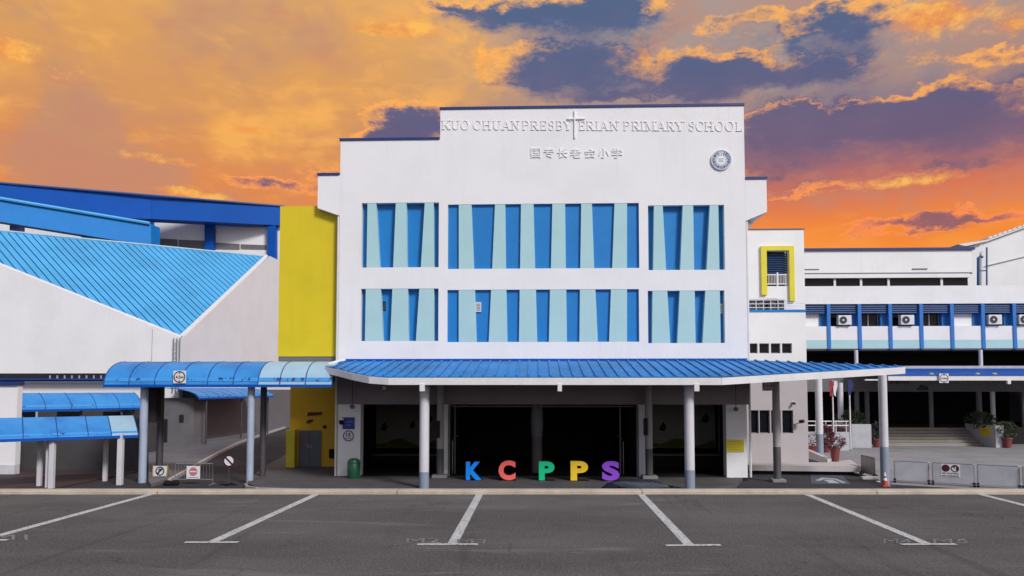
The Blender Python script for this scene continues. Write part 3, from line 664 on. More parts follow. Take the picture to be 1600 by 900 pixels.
for k in range(22):
    t = rad(k * 360 / 22); p = Vector((cx + math.cos(t) * r * 0.74, cz + math.sin(t) * r * 0.74)); d = Vector((math.cos(t), math.sin(t))); n = Vector((-d.y, d.x))
    w = 0.028 + 0.014 * (k % 3); h = r * (0.10 + 0.03 * (k % 2))
    if k in (5, 6): continue
    obj('crest_letter', MB().py([p + d * h + n * w, p - d * h + n * w, p - d * h - n * w, p + d * h - n * w], YF - 0.066, YF - 0.0565), M['signblue' if k % 3 == 0 else 'colbase'], cr)
for k in range(14):
    t = rad(k * 360 / 14 + 12); p = (cx + math.cos(t) * r * 0.5, cz + math.sin(t) * r * 0.5)
    obj('crest_stud', MB().ringy(p[0], p[1], 0, r * 0.055, YF - 0.066, YF - 0.0505, n=10), M['colbase'], cr)
obj('crest_book', MB().box(cx - r * 0.28, cx + r * 0.28, YF - 0.066, YF - 0.0505, cz + r * 0.12, cz + r * 0.18).box(cx - r * 0.22, cx + r * 0.22, YF - 0.062, YF - 0.0505, cz - r * 0.2, cz + r * 0.05), M['crest'], cr)

# ------------------------------------------------------------------ entrance canopy
YE = 29.6
zE = XZ(864, 589.5, YE)[1]; zW = XZ(864, 564.5, YF)[1]; kk = (zW - zE) / (YF - YE)
pn = Vector((0, -kk, 1)); pp = Vector((0, YE, zE))
cpx = [(510, 573.5), (530, 577.5), (552, 583), (578, 588), (606, 590), (1128, 590), (1413, 573.5)]
eave = [atP(x, y, pp, pn) for x, y in cpx]
eave[4].y = eave[5].y = YE
poly = [(p.x, p.y) for p in eave] + [(XR + 0.5, YF - 0.04), (XL + 0.1, YF - 0.04)]
zr = lambda y: zE + kk * (y - YE)
can = thing('entrance_canopy', 'blue standing seam canopy with white fascia on round grey columns over the entrance', 'canopy', (0.5, YE + 1, G0))
xs0 = min(p[0] for p in poly); W = 0.452; k = 0
while xs0 + k * W < max(p[0] for p in poly):
    a, b = xs0 + k * W, xs0 + (k + 1) * W; k += 1
    q = clip(poly, 0, a + 0.012, b - 0.012)
    if len(q) < 3: continue
    mb = MB().prism(q, lambda x, y, t: (x, y, zr(y) + t), 0.0, 0.03)
    r_ = clip(poly, 0, b - 0.045, b + 0.03)
    if len(r_) >= 3: mb.prism(r_, lambda x, y, t: (x, y, zr(y) + t), 0.032, 0.085)
    obj('roof_panel', mb, M['roofblue'], can)
FH = 0.29
def strip(name, a, b, m, dz0, dz1, th, par):
    d = (b - a); d.z = 0; d.normalize(); n = Vector((d.y, -d.x, 0)) * th
    vs = []
    for p in (a, b):
        for o_ in (Vector((0, 0, 0)), n):
            for dz in (dz0, dz1): vs.append(p + o_ + Vector((0, 0, dz)))
    return obj(name, MB().add(vs, [(0, 1, 3, 2), (4, 6, 7, 5), (0, 4, 5, 1), (2, 3, 7, 6), (0, 2, 6, 4), (1, 5, 7, 3)]), m, par)
for a, b in zip(eave, eave[1:]): strip('fascia', a.copy(), b.copy(), M['trim'], -FH, -0.004, 0.05, can)
so = [(p.x, p.y + 0.06) for p in eave] + [(XR + 0.5, YF - 0.05), (XL + 0.1, YF - 0.05)]
obj('soffit', MB().prism(so, lambda x, y, t: (x, y, zr(y) + t), -FH + 0.03, -0.02), M['soffit'], can)
obj('wall_flashing', MB().box(XL + 0.15, XR - 0.05, YF - 0.09, YF - 0.004, zW + 0.02, zW + 0.12), M['fascia'], can)
obj('gutter_end', MB().tube([eave[0] + Vector((0.05, 0.05, 0.10)), Vector((XL + 0.35, YF - 0.2, zW + 0.06))], 0.09, 8), M['trim'], can, smooth=True)
def column(px, Y, r, ybase, ztop, par, split, plinth=0.0, zb=G0, mc='column', mb_='colbase'):
    x = XZ(px, 680, Y)[0]; zs = XZ(px, split, Y)[1]
    c = obj('column', MB().cyl((x, Y, zs), (x, Y, ztop), r, n=24), M[mc], par, smooth=True)
    obj('column_base', MB().cyl((x, Y, zb), (x, Y, zs), r + 0.004, n=24), M[mb_], c, smooth=True)
    if plinth: obj('column_plinth', MB().box(x - plinth, x + plinth, Y - plinth, Y + plinth, zb, zb + 0.14), M['concrete'], c, bevel=0.02)
    return c
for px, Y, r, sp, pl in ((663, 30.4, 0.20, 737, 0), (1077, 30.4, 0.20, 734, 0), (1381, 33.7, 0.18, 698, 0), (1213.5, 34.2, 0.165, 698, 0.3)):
    column(px, Y, r, 760, zr(Y) - 0.2, can, sp, pl, G0, *(('shaded_column', 'colbase2') if pl else ('column', 'colbase')))
for px in (688, 1014): column(px, YF - 0.45, 0.165, 745, zr(YF - 0.45) - 0.2, can, 701, 0.34, ZP, 'shaded_column', 'colbase2')
for px in (660, 874.5, 1088):
    x = XZ(px, 606, YE)[0]; o_ = 0.10 if px != 874.5 else 0.085
    obj('gutter_outlet', MB().box(x - o_, x + o_, YE - 0.1, YE + 0.12, XZ(px, 611.5, YE)[1], XZ(px, 600.5, YE)[1] + 0.02), M['trim'], can, bevel=0.01)
for px, zz in ((684, 672), (1009, 668)):
    x = XZ(px, zz, YF - 0.7)[0]; z = XZ(px, zz, YF - 0.7)[1]
    obj('notice_box', MB().box(x - 0.09, x + 0.09, YF - 0.72, YF - 0.6, z - 0.35, z + 0.42), M['interior'], can)

# ------------------------------------------------------------------ yellow tower
YT = 34.85
tx = lambda x, y: XZ(x, y, YT)
tw = thing('yellow_tower', 'mustard yellow stair tower beside the white block, grey double door at its foot', 'tower', (tx(480, 600)[0], YT, ZP))
XT0, XT1 = tx(436, 440)[0], XL - 0.02
zt, zb = tx(480, 322)[1], tx(480, 557)[1]
obj('upper_wall', MB().box(XT0, XT1, YT, YT + 6, zb, zt), M['yellow'], tw)
obj('underside', MB().box(XT0 + 0.02, XT1 - 0.02, YT + 0.03, YT + 6, zb - 0.22, zb - 0.002), M['dado'], tw)
hx0, hx1 = tx(447, 318)[0], tx(497, 318)[0]
obj('roof_hood', MB().px([(YT + 1, zt), (YT + 4, zt), (YT + 4, zt + 0.1), (YT + 2.4, zt + 0.55), (YT + 1.2, zt + 0.22)], hx0, hx1), M['trim'], tw)
YD = 38.6
dx = lambda x, y: XZ(x, y, YD)
lw = obj('lower_wall', MB().box(dx(453, 660)[0], XL - 0.05, YD, YD + 3, ZP, zb - 0.225), M['orange'], tw)
obj('side_panel', MB().box(dx(453, 660)[0] - 0.02, dx(465.5, 660)[0], YD - 0.5, YD - 0.003, ZP, dx(460, 671)[1]), M['yellow2'], tw)
for a, b in ((467, 484.2), (484.8, 502)):
    d = obj('door', MB().box(dx(a, 700)[0], dx(b, 700)[0], YD - 0.05, YD - 0.003, ZP + 0.02, dx(480, 672.5)[1]), M['doorgrey'], tw)
    hx = dx(482.5 if a < 480 else 486.5, 700)[0]
    obj('handle', MB().box(hx - 0.02, hx + 0.02, YD - 0.09, YD - 0.052, -1.5, -1.3), M['steel'], d)
w = dx(480, 650)[0]
(a, z1), (b, z0) = dx(480, 644), dx(504, 650)
ban = obj('banner', MB().py([(a, z0), (b - 0.08, z0 + 0.05), (b, z1), (a + 0.05, z1)], YD - 0.03, YD - 0.003), M['maroon'], tw)
(a, z1), (b, z0) = dx(478, 655), dx(489, 661)
obj('painted_sign', MB().py([(a, z0), (a + 0.2, z0 - 0.02), (b, z1 - 0.1), (b, z1), (a + 0.1, z1 - 0.05)], YD - 0.03, YD - 0.003), M['maroon'], tw)
mb = MB()
for k, w_ in enumerate((1.6, 1.2, 2.0, 1.4)):
    a = dx(471 + k * 3, 684)[0]; mb.box(a, a + w_ / F_PX * YD, YD - 0.062, YD - 0.054, dx(480, 685.2 + 0.4 * (k % 2))[1], dx(480, 682.3)[1])
obj('door_text', mb, M['red'], tw)
(a, z0) = dx(507.5, 667); obj('alarm_bell', MB().ringy(a, z0, 0, 0.09, YD - 0.08, YD - 0.003, n=16), M['interior'], tw)
(a, z0) = dx(509, 691); obj('call_button', MB().box(a - 0.03, a + 0.03, YD - 0.03, YD - 0.003, z0 - 0.1, z0 + 0.1), M['steel'], tw)
(a, z0) = dx(519, 708); obj('letter_box', MB().box(a - 0.1, a + 0.1, YD - 0.25, YD - 0.003, z0 - 0.25, z0 + 0.22), M['interior'], tw)

# ------------------------------------------------------------------ hall on the left
YH = 56.0
A = atY(285, 531, YH); B = atY(419, 402.5, 73.3)
d = ray(0, 362.0); Cc = EYEV + d * ((B.z - EYE) / d.z)
nrm = (B - A).cross(Cc - A).normalized()
if nrm.z < 0: nrm = -nrm
zp = lambda x, y: A.z - ((x - A.x) * nrm.x + (y - A.y) * nrm.y) / nrm.z
hall = thing('sports_hall', 'white hall with a broad light blue ribbed roof sloping to its corner', 'building', (A.x - 8, YH + 5, G0))
rdir = (B - Cc).normalized(); sdir_ = nrm.cross(rdir).normalized()
if sdir_.z > 0: sdir_ = -sdir_
skew = (A - atP(132, 375, A, nrm)).normalized()                  # the seams run obliquely to the ridge
kr, ks = skew.dot(rdir), skew.dot(sdir_)
sdir_ = skew
def pq(v):
    a, b = (v - A).dot(rdir), (v - A).dot(nrm.cross(rdir)) * (1 if nrm.cross(rdir).z < 0 else -1)
    q = b / ks; return (a - q * kr, q)
def wpt(p, q, n): return A + rdir * p + sdir_ * q + nrm * n
Cx = Cc - rdir * 7; xl = A.x - 24
FLp = Vector((xl, YH + 0.05, zp(xl, YH + 0.05))); FL2 = Vector((xl, Cx.y + 1, 0)); FL2.z = zp(xl, FL2.y)
Aa = Vector((A.x - 0.1, YH + 0.05, 0)); Aa.z = zp(Aa.x, Aa.y)
pol = [pq(v) for v in (Cx, B, Aa, FLp)]
ps = [p[0] for p in pol]; W = 0.56; k = 0
while min(ps) + k * W < max(ps):
    a = min(ps) + k * W; k += 1
    q = clip(pol, 0, a + 0.045, a + W - 0.045)
    if len(q) < 3 or abs(sum(q[i][0] * q[(i + 1) % len(q)][1] - q[(i + 1) % len(q)][0] * q[i][1] for i in range(len(q)))) < 0.05: continue
    mb = MB().prism(q, wpt, 0.0, 0.06)
    obj('roof_panel', mb, M['hallroof'], hall)
obj('roof_underlay', MB().prism(pol, wpt, -0.12, -0.06), M['dirt'], hall)
rt = [Cx + nrm * 0.1, B + nrm * 0.1]
obj('ridge_cap', MB().tube(rt, 0.10, 8), M['vaultpale'], hall)
PAR = 0.14
obj('front_wall', MB().py([(xl, G0), (A.x, G0), (A.x, A.z + PAR), (xl, zp(xl, YH) + PAR)], YH - 0.35, YH), M['white2'], hall)
sw = [(YH + 0.003, G0), (B.y + 9, G0), (B.y + 9, B.z + 0.25), (B.y + 0.6, B.z + 0.25), (B.y, B.z + PAR), (YH + 0.003, A.z + PAR)]
dxw = (B.x - A.x) / (B.y - YH)
obj('side_wall', MB().prism(sw, lambda y, z, t: (A.x + dxw * (y - YH) + t, y, z), -0.35, 0.0), M['white'], hall)
# pale capping along both wall tops
cap = MB().tube([(xl, YH - 0.18, zp(xl, YH) + PAR + 0.03), (A.x, YH - 0.18, A.z + PAR + 0.03)], 0.16, 6); obj('wall_capping', cap, M['trim'], hall)
cap = MB().tube([(A.x - 0.18, YH, A.z + PAR + 0.03), (B.x - 0.18, B.y, B.z + PAR + 0.03)], 0.16, 6); obj('wall_capping', cap, M['trim'], hall)
obj('dado_band', MB().prism([(YH + 0.2, G0), (B.y + 9, G0), (B.y + 9, G0 + 1.9), (YH + 0.2, G0 + 1.9)], lambda y, z, t: (A.x + dxw * (y - YH) + t, y, z), 0.003, 0.02), M['dado'], hall)
obj('wall_shade_band', MB().prism([(YH + 0.2, G0 + 1.903), (B.y + 9, G0 + 1.903), (B.y + 9, 1.55), (YH + 0.2, 1.55)], lambda y, z, t: (A.x + dxw * (y - YH) + t, y, z), 0.003, 0.015), M['walkgrey'], hall)  # band painted darker for the shade below the lean-to roof
lad = MB()
for xx in (276, 281, 285.5): x = XZ(xx, 550, YH)[0]; lad.tube([(x, YH - 0.5, G0 + 4), (x, YH - 0.5, A.z + 0.1)], 0.05, 6)
for k in range(7): lad.tube([(XZ(276, 550, YH)[0], YH - 0.5, A.z - 0.3 - 0.35 * k), (XZ(281, 550, YH)[0], YH - 0.5, A.z - 0.3 - 0.35 * k)], 0.025, 5)
obj('ladder', lad, M['steel'], hall)
x = XZ(241, 550, YH)[0]; obj('wall_joint', MB().box(x - 0.03, x + 0.03, YH - 0.362, YH - 0.352, G0 + 1, zp(x, YH) - 0.05), M['panelgrey'], hall)

# ------------------------------------------------------------------ large blue roofed building behind the hall
back = thing('blue_roofed_building', 'white building with a long deep blue roof edge rising behind the hall', 'building', (-45, 84, G0))
def slabpx(name, pts, m, th=0.5, par=back, mv=0):  # pts: (px, py, Y) corners of a standing sheet, given real thickness
    vs = [atY(*p) for p in pts]; n = len(vs); vs2 = [v + Vector((0, th, 0)) for v in vs]
    return obj(name, MB().add(vs + vs2, [tuple(range(n)), tuple(range(2 * n - 1, n - 1, -1))] + [(i, (i + 1) % n, n + (i + 1) % n, n + i) for i in range(n)]), M[m], par)
Yl, Yr = 78.0, 88.0
lerpY = lambda x: Yl + (Yr - Yl) * x / 437
slabpx('roof_fascia', [(-40, 282, lerpY(-40)), (236.8, 305.1, lerpY(236.8)), (236.8, 342, lerpY(236.8)), (-40, 331, lerpY(-40))], 'fascia', 2.0)
slabpx('roof_fascia', [(237.2, 305.1, lerpY(237.2)), (445, 322.5, lerpY(445)), (445, 352.5, lerpY(445)), (237.2, 342, lerpY(237.2))], 'fascia', 2.0)
mb = MB(); mb.tube([atY(-40, 282.5, lerpY(-40)), atY(445, 322.5, lerpY(445))], 0.14, 8); obj('roof_edge', mb, M['louvre'], back, smooth=True)
slabpx('lower_fascia', [(-40, 303, 73), (236, 350, 82), (236, 384, 82), (-40, 340, 73)], 'fascia2', 2.0)
mb = MB(); mb.tube([atY(-40, 303.5, 72.9), atY(234, 349.2, 81.8)], 0.2, 8); obj('roof_edge', mb, M['hallroof'], back, smooth=True)
Yw = 88.6
slabpx('wall', [(-40, 330, Yw), (445, 346, Yw), (445, 430, Yw), (-40, 430, Yw)], 'white', 1.0)
for a, b, c, d_ in ((319.5, 333, 349, 408), (417.5, 430.5, 352, 408), (231, 236.5, 344, 400)):
    slabpx('pillar', [(a, c, Yw - 0.8), (b, c, Yw - 0.8), (b, d_, Yw - 0.8), (a, d_, Yw - 0.8)], 'fascia', 0.7)
for a, b, ya, yb in ((238, 277, 372, 374), (279, 319, 374.5, 376), (334, 374, 379, 381), (376, 416, 381.5, 383)):
    w = slabpx('window', [(a, ya, Yw - 0.1), (b, yb, Yw - 0.1), (b, 390, Yw - 0.1), (a, 389, Yw - 0.1)], 'dado', 0.09)
slabpx('sill_band', [(237, 391, Yw - 0.3), (418, 391, Yw - 0.3), (418, 420, Yw - 0.3), (237, 420, Yw - 0.3)], 'white', 0.29)
for a, b in ((15, 32), (127, 143)): slabpx('pillar', [(a, 345, 80), (b, 345, 80), (b, 372, 80), (a, 372, 80)], 'navy', 0.7)

# ------------------------------------------------------------------ low annex in front of the hall and the near white block
YA = 47.0
an = thing('low_annex', 'low white annex with flat blue roof edge below the hall wall', 'building', (-28, YA, G0))
ax = lambda x, y: XZ(x, y, YA)
xa0, xa1 = ax(-140, 600)[0], ax(238, 600)[0]
obj('wall', MB().box(xa0, xa1, YA, YA + 1.6, ax(0, 638)[1], ax(100, 597)[1]), M['white'], an)
obj('lower_wall', MB().box(xa0, xa1, YA + 0.1, YA + 1.6, G0, ax(0, 638)[1] - 0.003), M['shaded_wall'], an)  # shade below the walkway roof is painted into this wall
obj('roof', MB().box(xa0 - 0.2, xa1 + 0.2, YA - 0.5, YA + 3, ax(100, 596)[1], ax(100, 591.5)[1]), M['fascia'], an)
obj('gutter', MB().box(xa0 - 0.2, xa1 + 0.2, YA - 0.62, YA - 0.502, ax(100, 594.2)[1], ax(100, 592)[1]), M['navy'], an)
obj('clerestory', MB().box(xa0, xa1, YA + 2.6, YA + 2.8, ax(100, 590.5)[1], ax(100, 582)[1]), M['interior'], an)
for k in range(11):
    x = ax(38 + k * 12, 586)[0]; obj('mullion', MB().box(x - 0.025, x + 0.025, YA + 2.5, YA + 2.598, ax(100, 590.5)[1], ax(100, 585.5)[1]), M['panelgrey'], an)
for a, b in ((30, 55), (88, 124), (160, 188)):
    w = obj('window', MB().box(ax(a, 640)[0], ax(b, 640)[0], YA + 0.07, YA + 0.097, ax(0, 656)[1], ax(0, 643)[1]), M['glass'], an)
    obj('window_frame', MB().box(ax(b, 640)[0], ax(b, 640)[0] + 0.12, YA + 0.05, YA + 0.097, ax(0, 656)[1], ax(0, 643)[1]), M['panelgrey'], w)
YN = 35.5
nb = thing('white_block', 'plain white wall block with navy cap at the left picture edge', 'building', (-27, YN, G0))
xn = XZ(27, 625, YN)[0]
obj('wall', MB().box(xn - 8, xn, YN, YN + 0.35, G0 + 0.5, XZ(10, 602, YN)[1]), M['white'], nb)
obj('base_band', MB().box(xn - 8, xn - 0.003, YN - 0.04, YN + 0.34, G0, G0 + 0.497), M['column'], nb)
obj('cap', MB().box(xn - 8, xn + 0.06, YN - 0.12, YN + 0.4, XZ(10, 601.9, YN)[1], XZ(10, 596.5, YN)[1]), M['navy'], nb)

# ------------------------------------------------------------------ covered walkways with barrel roofs
def lap_mat():
    m = bpy.data.materials.new('stained roof lap'); m.use_nodes = True; N = NG(m.node_tree); b = N.n['Principled BSDF']
    pos = N.node('ShaderNodeNewGeometry').outputs['Position']
    n = N.noise(N.v('MULTIPLY', pos, (1, 1, 0.6)), 2.6, 4, 0.7)[0]
    N.put(b.inputs['Base Color'], N.mix(N.step(n, 0.58, 0.62), (0.045, 0.28, 0.68, 1), (0.008, 0.04, 0.19, 1)))
    b.inputs['Roughness'].default_value = 0.4; return m
M['lap'] = lap_mat()
def barrel(root, p0, p1, half, z0, rise, cuts, mats, full=True, flip=1, flat=0.0):
    p0, p1 = Vector(p0), Vector(p1); d = (p1 - p0); L = d.length; d.normalize(); q = Vector((-d.y, d.x)) * flip
    n = 14; amax = math.pi if full else math.pi / 2
    def pt(an, r):                                # arch blended towards a plain pitched profile
        a, b = half - half * math.cos(an), rise * math.sin(an)
        b = b * (1 - flat) + flat * rise * (1 - abs(1 - a / half)); return (half + (a - half) * r, z0 + b * r)
    def prof(r): return [pt(amax * i / n, r) for i in range(n + 1)]
    def fn(a, b, t): return (p0.x + d.x * t + q.x * a, p0.y + d.y * t + q.y * a, b)
    sect = prof(1.0) + prof(0.975)[::-1]
    for (a, b), m in zip(zip(cuts, cuts[1:]), mats):
        obj('roof_panel', MB().prism(sect, fn, a * L + 0.02, b * L - 0.02), M[m], root, smooth=True)
    for c in cuts:
        obj('rib', MB().prism(prof(1.012) + prof(0.96)[::-1], fn, c * L - 0.018, c * L + 0.018), M['dirt'], root, smooth=True)
    lo = [pt(0.14 + 0.16 * i / 3 + flat * 0.3, 1.006) for i in range(4)]; li = [pt(0.14 + 0.16 * i / 3 + flat * 0.3, 1.001) for i in range(4)]
    obj('lap_strip', MB().prism(lo + li[::-1], fn, 0.03, L - 0.03), M['lap'], root)
    obj('edge_gutter', MB().prism([(-0.05, z0 - 0.1), (0.03, z0 - 0.1), (0.03, z0 + 0.02), (-0.05, z0 + 0.02)], fn, 0, L), M['fascia'], root)
    return fn, L
Yk = 32.2
wx = lambda x: XZ(x, 602, Yk)[0]
z_k = XZ(340, 601.5, Yk)[1]; hf = 1.7; rise = XZ(340, 565, Yk + hf)[1] - z_k
wk = thing('covered_walkway', 'tall walkway with barrel vaulted blue roof carrying a height limit sign', 'walkway', (wx(340), Yk + hf, G0), 'barrel roofed walkways')
cuts_px = [162, 201, 241, 283, 324, 364, 403, 437, 477, 519]
cu = [(wx(c) - wx(162)) / (wx(519) - wx(162)) for c in cuts_px]
barrel(wk, (wx(162), Yk), (wx(519), Yk), hf, z_k, rise, cu, ['vault'] * 6 + ['vaultpale'] * 3)
for px, Y, r, m in ((224, 32.9, 0.17, 'bluepost'), (391.5, 32.7, 0.155, 'bluepost'), (250, 34.9, 0.16, 'greypost'), (411, 34.4, 0.145, 'greypost')):  # dark back posts have their shade in the paint
    x = XZ(px, 680, Y)[0]; obj('post', MB().cyl((x, Y, G0), (x, Y, z_k + 0.45), r, n=18), M[m], wk, smooth=True)
for Y in (32.9, 34.8): obj('roof_beam', MB().box(wx(165), wx(516), Y - 0.06, Y + 0.06, z_k + 0.2, z_k + 0.36), M['greypost'], wk)
x = XZ(243, 640, 33.6)[0]; obj('junction_panel', MB().box(x - 0.25, x + 0.1, 33.4, 33.9, XZ(243, 660, 33.6)[1], z_k + 0.2), M['interior'], wk)
w1 = thing('covered_walkway', 'lowest walkway with pale ended blue barrel roof on thin white posts', 'walkway', (-21, 33.5, G0), 'barrel roofed walkways')
a_, b_ = atY(0, 690, 29.3), atY(216, 677.5, 32.4); zq = (a_.z + b_.z) / 2
p0 = Vector((a_.x, a_.y)); p1 = Vector((b_.x, b_.y)); d = (p1 - p0).normalized(); p0 = p0 - d * 3
barrel(w1, p0, p1, 1.35, zq, 0.84, [0, 0.16, 0.32, 0.47, 0.62, 0.76, 0.87, 1], ['vault'] * 6 + ['vaultpale'], flat=0.75)
for px, py, w in ((61, 761, 0.085), (72.5, 763.5, 0.05), (80, 764.5, 0.10), (164, 752, 0.085), (187, 758, 0.11)):
    x, y = XY(px, py, G0); obj('post', MB().box(x - w, x + w, y - w, y + w, G0, zq + 0.1), M['column'], w1, bevel=0.02)
obj('beam', MB().tube([(p0.x - 0.4, p0.y + 0.6, zq + 0.05), (p1.x - 0.5, p1.y + 0.5, zq + 0.05)], 0.1, 6), M['greypost'], w1)
xq0, xq1 = XZ(24, 720, 37.5)[0], XZ(216, 720, 37.5)[0]
obj('screen_wall', MB().box(xq0, xq1, 37.5, 37.7, G0, 0.1), M['shaded_wall'], w1)
obj('paving', MB().box(xq0 - 1, xq1 + 0.2, 29.0, 37.498, G0 + 0.002, G0 + 0.05), M['redfloor'], w1)
w2 = thing('covered_walkway', 'middle walkway with blue barrel roof in front of the low annex', 'walkway', (-25, 42, G0), 'barrel roofed walkways')
p0 = Vector(XZ(29, 641, 40)[:1] + (40,)); p1 = Vector(XZ(222, 636, 45.5)[:1] + (45.5,))
zz = XZ(29, 641, 40)[1]
barrel(w2, p0, p1, 1.1, zz, 0.95, [0, 0.2, 0.4, 0.6, 0.8, 1], ['vault'] * 5, flat=0.4)
for t in (0.05, 0.5, 0.95):
    p = p0.lerp(p1, t); obj('post', MB().cyl((p.x - 0.3, p.y + 0.2, G0), (p.x - 0.3, p.y + 0.2, zz + 0.2), 0.07), M['greypost'], w2, smooth=True)
w3 = thing('covered_walkway', 'lean-to blue walkway roof along the side wall of the hall', 'walkway', (-25, 59, G0), 'barrel roofed walkways')
barrel(w3, (A.x + 3.0, 52.5), (A.x + 3.2, 67), 3.0, 0.95, 0.75, [i / 9 for i in range(10)], ['vault'] * 9, full=False)
for y in (54, 60.5, 66.5): obj('post', MB().cyl((A.x + 2.9, y, ZP), (A.x + 2.9, y, 1.1), 0.07), M['greypost'], w3, smooth=True)
Yb = 53.5; bx = lambda x, y: XZ(x, y, Yb)
bo = obj('side_booth', MB().box(bx(246, 650)[0], bx(303, 650)[0], Yb, YH - 0.4, ZP, bx(270, 622)[1]), M['walkgrey'], w3)
for a, b, c_, e_ in ((253, 262, 655, 691), (280, 287, 648, 660)): obj('booth_opening', MB().box(bx(a, 660)[0], bx(b, 660)[0], Yb - 0.03, Yb - 0.003, max(ZP + 0.01, bx(a, e_)[1]), bx(a, c_)[1]), M['interior'], bo)

# ------------------------------------------------------------------ link block right of the main block
YK = 38.8
kx = lambda x, y: XZ(x, y, YK)
lk = thing('link_block', 'white link block with a yellow framed louvre opening and roof terrace', 'building', (kx(1213, 600)[0], YK, G0))
xk0, xk1 = XR - 0.3, kx(1258, 450)[0]
z_t, z_m = kx(1213, 358)[1], kx(1213, 487)[1]
zP2 = kx(1213, 722)[1]
hx0, hx1, hz0, hz1 = kx(1197, 410)[0], kx(1232, 410)[0], kx(1213, 447)[1], kx(1213, 392)[1]
YU = YK + 1.4
ux = lambda x, y: XZ(x, y, YU)
hx0, hx1, hz0, hz1 = ux(1197, 410)[0], ux(1232, 410)[0], ux(1213, 447)[1], ux(1213, 392)[1]
xu1 = ux(1257, 420)[0]
obj('upper_wall', MB().py([(xk0, z_m - 0.5), (xu1, z_m - 0.5), (xu1, ux(1213, 359)[1]), (xk0, ux(1213, 359)[1])], YU, YU + 0.4, [[(hx0, hz0), (hx0, hz1), (hx1, hz1), (hx1, hz0)]]), M['white2'], lk)
obj('coping', MB().box(xk0, xu1 + 0.04, YU - 0.04, YU + 6, ux(1213, 359)[1] + 0.002, ux(1213, 359)[1] + 0.06), M['dado'], lk)
obj('upper_body', MB().box(xk0, xu1, YU + 1.2, YU + 6, z_m - 0.5, ux(1213, 359)[1] - 0.01), M['white2'], lk)
fr = MB(); x0, x1, z1, z0a, z0b = ux(1188.5, 420)[0], ux(1240, 420)[0], ux(1213, 385)[1], ux(1190, 461)[1], ux(1236, 471)[1]
fr.py([(x0, z0a), (hx0, z0a), (hx0, hz1), (hx1, hz1), (hx1, z0b), (x1, z0b), (x1, z1), (x0, z1)], YU - 0.14, YU - 0.002)
obj('yellow_frame', fr, M['yellow2'], lk)
for k in range(9):
    z = hz1 - 0.12 - k * (hz1 - ux(1213, 428)[1] - 0.15) / 9
    obj('louvre', MB().px([(YU + 0.12, z - 0.10), (YU + 0.15, z - 0.10), (YU + 0.32, z + 0.03), (YU + 0.29, z + 0.03)], hx0, hx1), M['louvre'], lk)
obj('dark_recess', MB().box(hx0 - 0.1, hx1 + 0.1, YU + 0.9, YU + 1.0, hz0 - 0.1, hz1 + 0.1), M['interior'], lk)
rl = MB(); zr1 = ux(1213, 429)[1]
for z in (zr1, hz0 + 0.12): rl.box(hx0, hx1, YU + 0.02, YU + 0.06, z - 0.03, z + 0.03)
for k in range(15): x = hx0 + (hx1 - hx0) * (k + 0.5) / 15; rl.box(x - 0.012, x + 0.012, YU + 0.03, YU + 0.05, hz0 + 0.1, zr1)
xm = (hx0 + hx1) / 2; rl.box(xm - 0.04, xm + 0.04, YU + 0.0, YU + 0.07, hz0, zr1 + 0.12)
obj('railing', rl, M['trim'], lk)
zc0 = zW + 0.05
wz0, wz1 = kx(1205, 552)[1], kx(1205, 536.5)[1]
wxs = [(1169.5, 1184), (1186.5, 1202), (1204.5, 1219.5), (1222, 1237.5)]
hs = [[(kx(a, 545)[0], wz0), (kx(a, 545)[0], wz1), (kx(b, 545)[0], wz1), (kx(b, 545)[0], wz0)] for a, b in wxs]
gz0, gz1 = kx(1205, 677)[1], kx(1205, 641)[1]
gw = [(1171.5, 1185.5), (1187, 1203), (1205, 1220), (1222.5, 1239.5)]
hs2 = [[(kx(a, 660)[0], gz0), (kx(a, 660)[0], gz1), (kx(b, 660)[0], gz1), (kx(b, 660)[0], gz0)] for a, b in gw]
obj('front_wall', MB().py([(xk0, 2.6), (xk1, 2.6), (xk1, z_m), (xk0, z_m)], YK, YK + 0.3, hs), M['white2'], lk)
obj('ground_wall', MB().py([(xk0, G0), (xk1, G0), (xk1, 2.597), (xk0, 2.597)], YK, YK + 0.3, hs2), M['shaded_white'], lk)
obj('side_wall', MB().box(xk1 - 0.3, xk1 - 0.002, YK + 0.302, YK + 7, G0, z_m), M['white2'], lk)
for h in hs + hs2:
    g = obj('window_pane', MB().box(h[0][0] + 0.01, h[2][0] - 0.01, YK + 0.16, YK + 0.19, h[0][1] + 0.01, h[1][1] - 0.01), M['glass'], lk)
    obj('pane_frame', MB().py([(h[0][0], h[0][1]), (h[2][0], h[0][1]), (h[2][0], h[1][1]), (h[0][0], h[1][1])], YK + 0.13, YK + 0.159, [[(h[0][0] + 0.04, h[0][1] + 0.04), (h[0][0] + 0.04, h[1][1] - 0.04), (h[2][0] - 0.04, h[1][1] - 0.04), (h[2][0] - 0.04, h[0][1] + 0.04)]]), M['doorgrey'], g)
obj('terrace_slab', MB().box(xk0, xk1 + 0.03, YK - 0.05, YU - 0.01, z_m + 0.002, z_m + 0.10), M['fascia2'], lk)
rl = MB(); zt_ = kx(1200, 468.5)[1]; xr1 = kx(1228, 470)[0]
for z in (zt_, zt_ - 0.2, zt_ - 0.4): rl.tube([(XR + 0.1, YK + 0.1, z), (xr1, YK + 0.1, z)], 0.022, 6)
for k in range(9): x = XR + 0.2 + (xr1 - XR - 0.2) * k / 8; rl.tube([(x, YK + 0.1, z_m + 0.1), (x, YK + 0.1, zt_)], 0.022, 6)
for z in (zt_ - 0.12, zt_ - 0.3, zt_ - 0.45): rl.tube([(xr1, YK + 0.1, z), (xk1, YK + 0.1, z - 0.06)], 0.012, 5)
obj('terrace_railing', rl, M['trim'], lk)
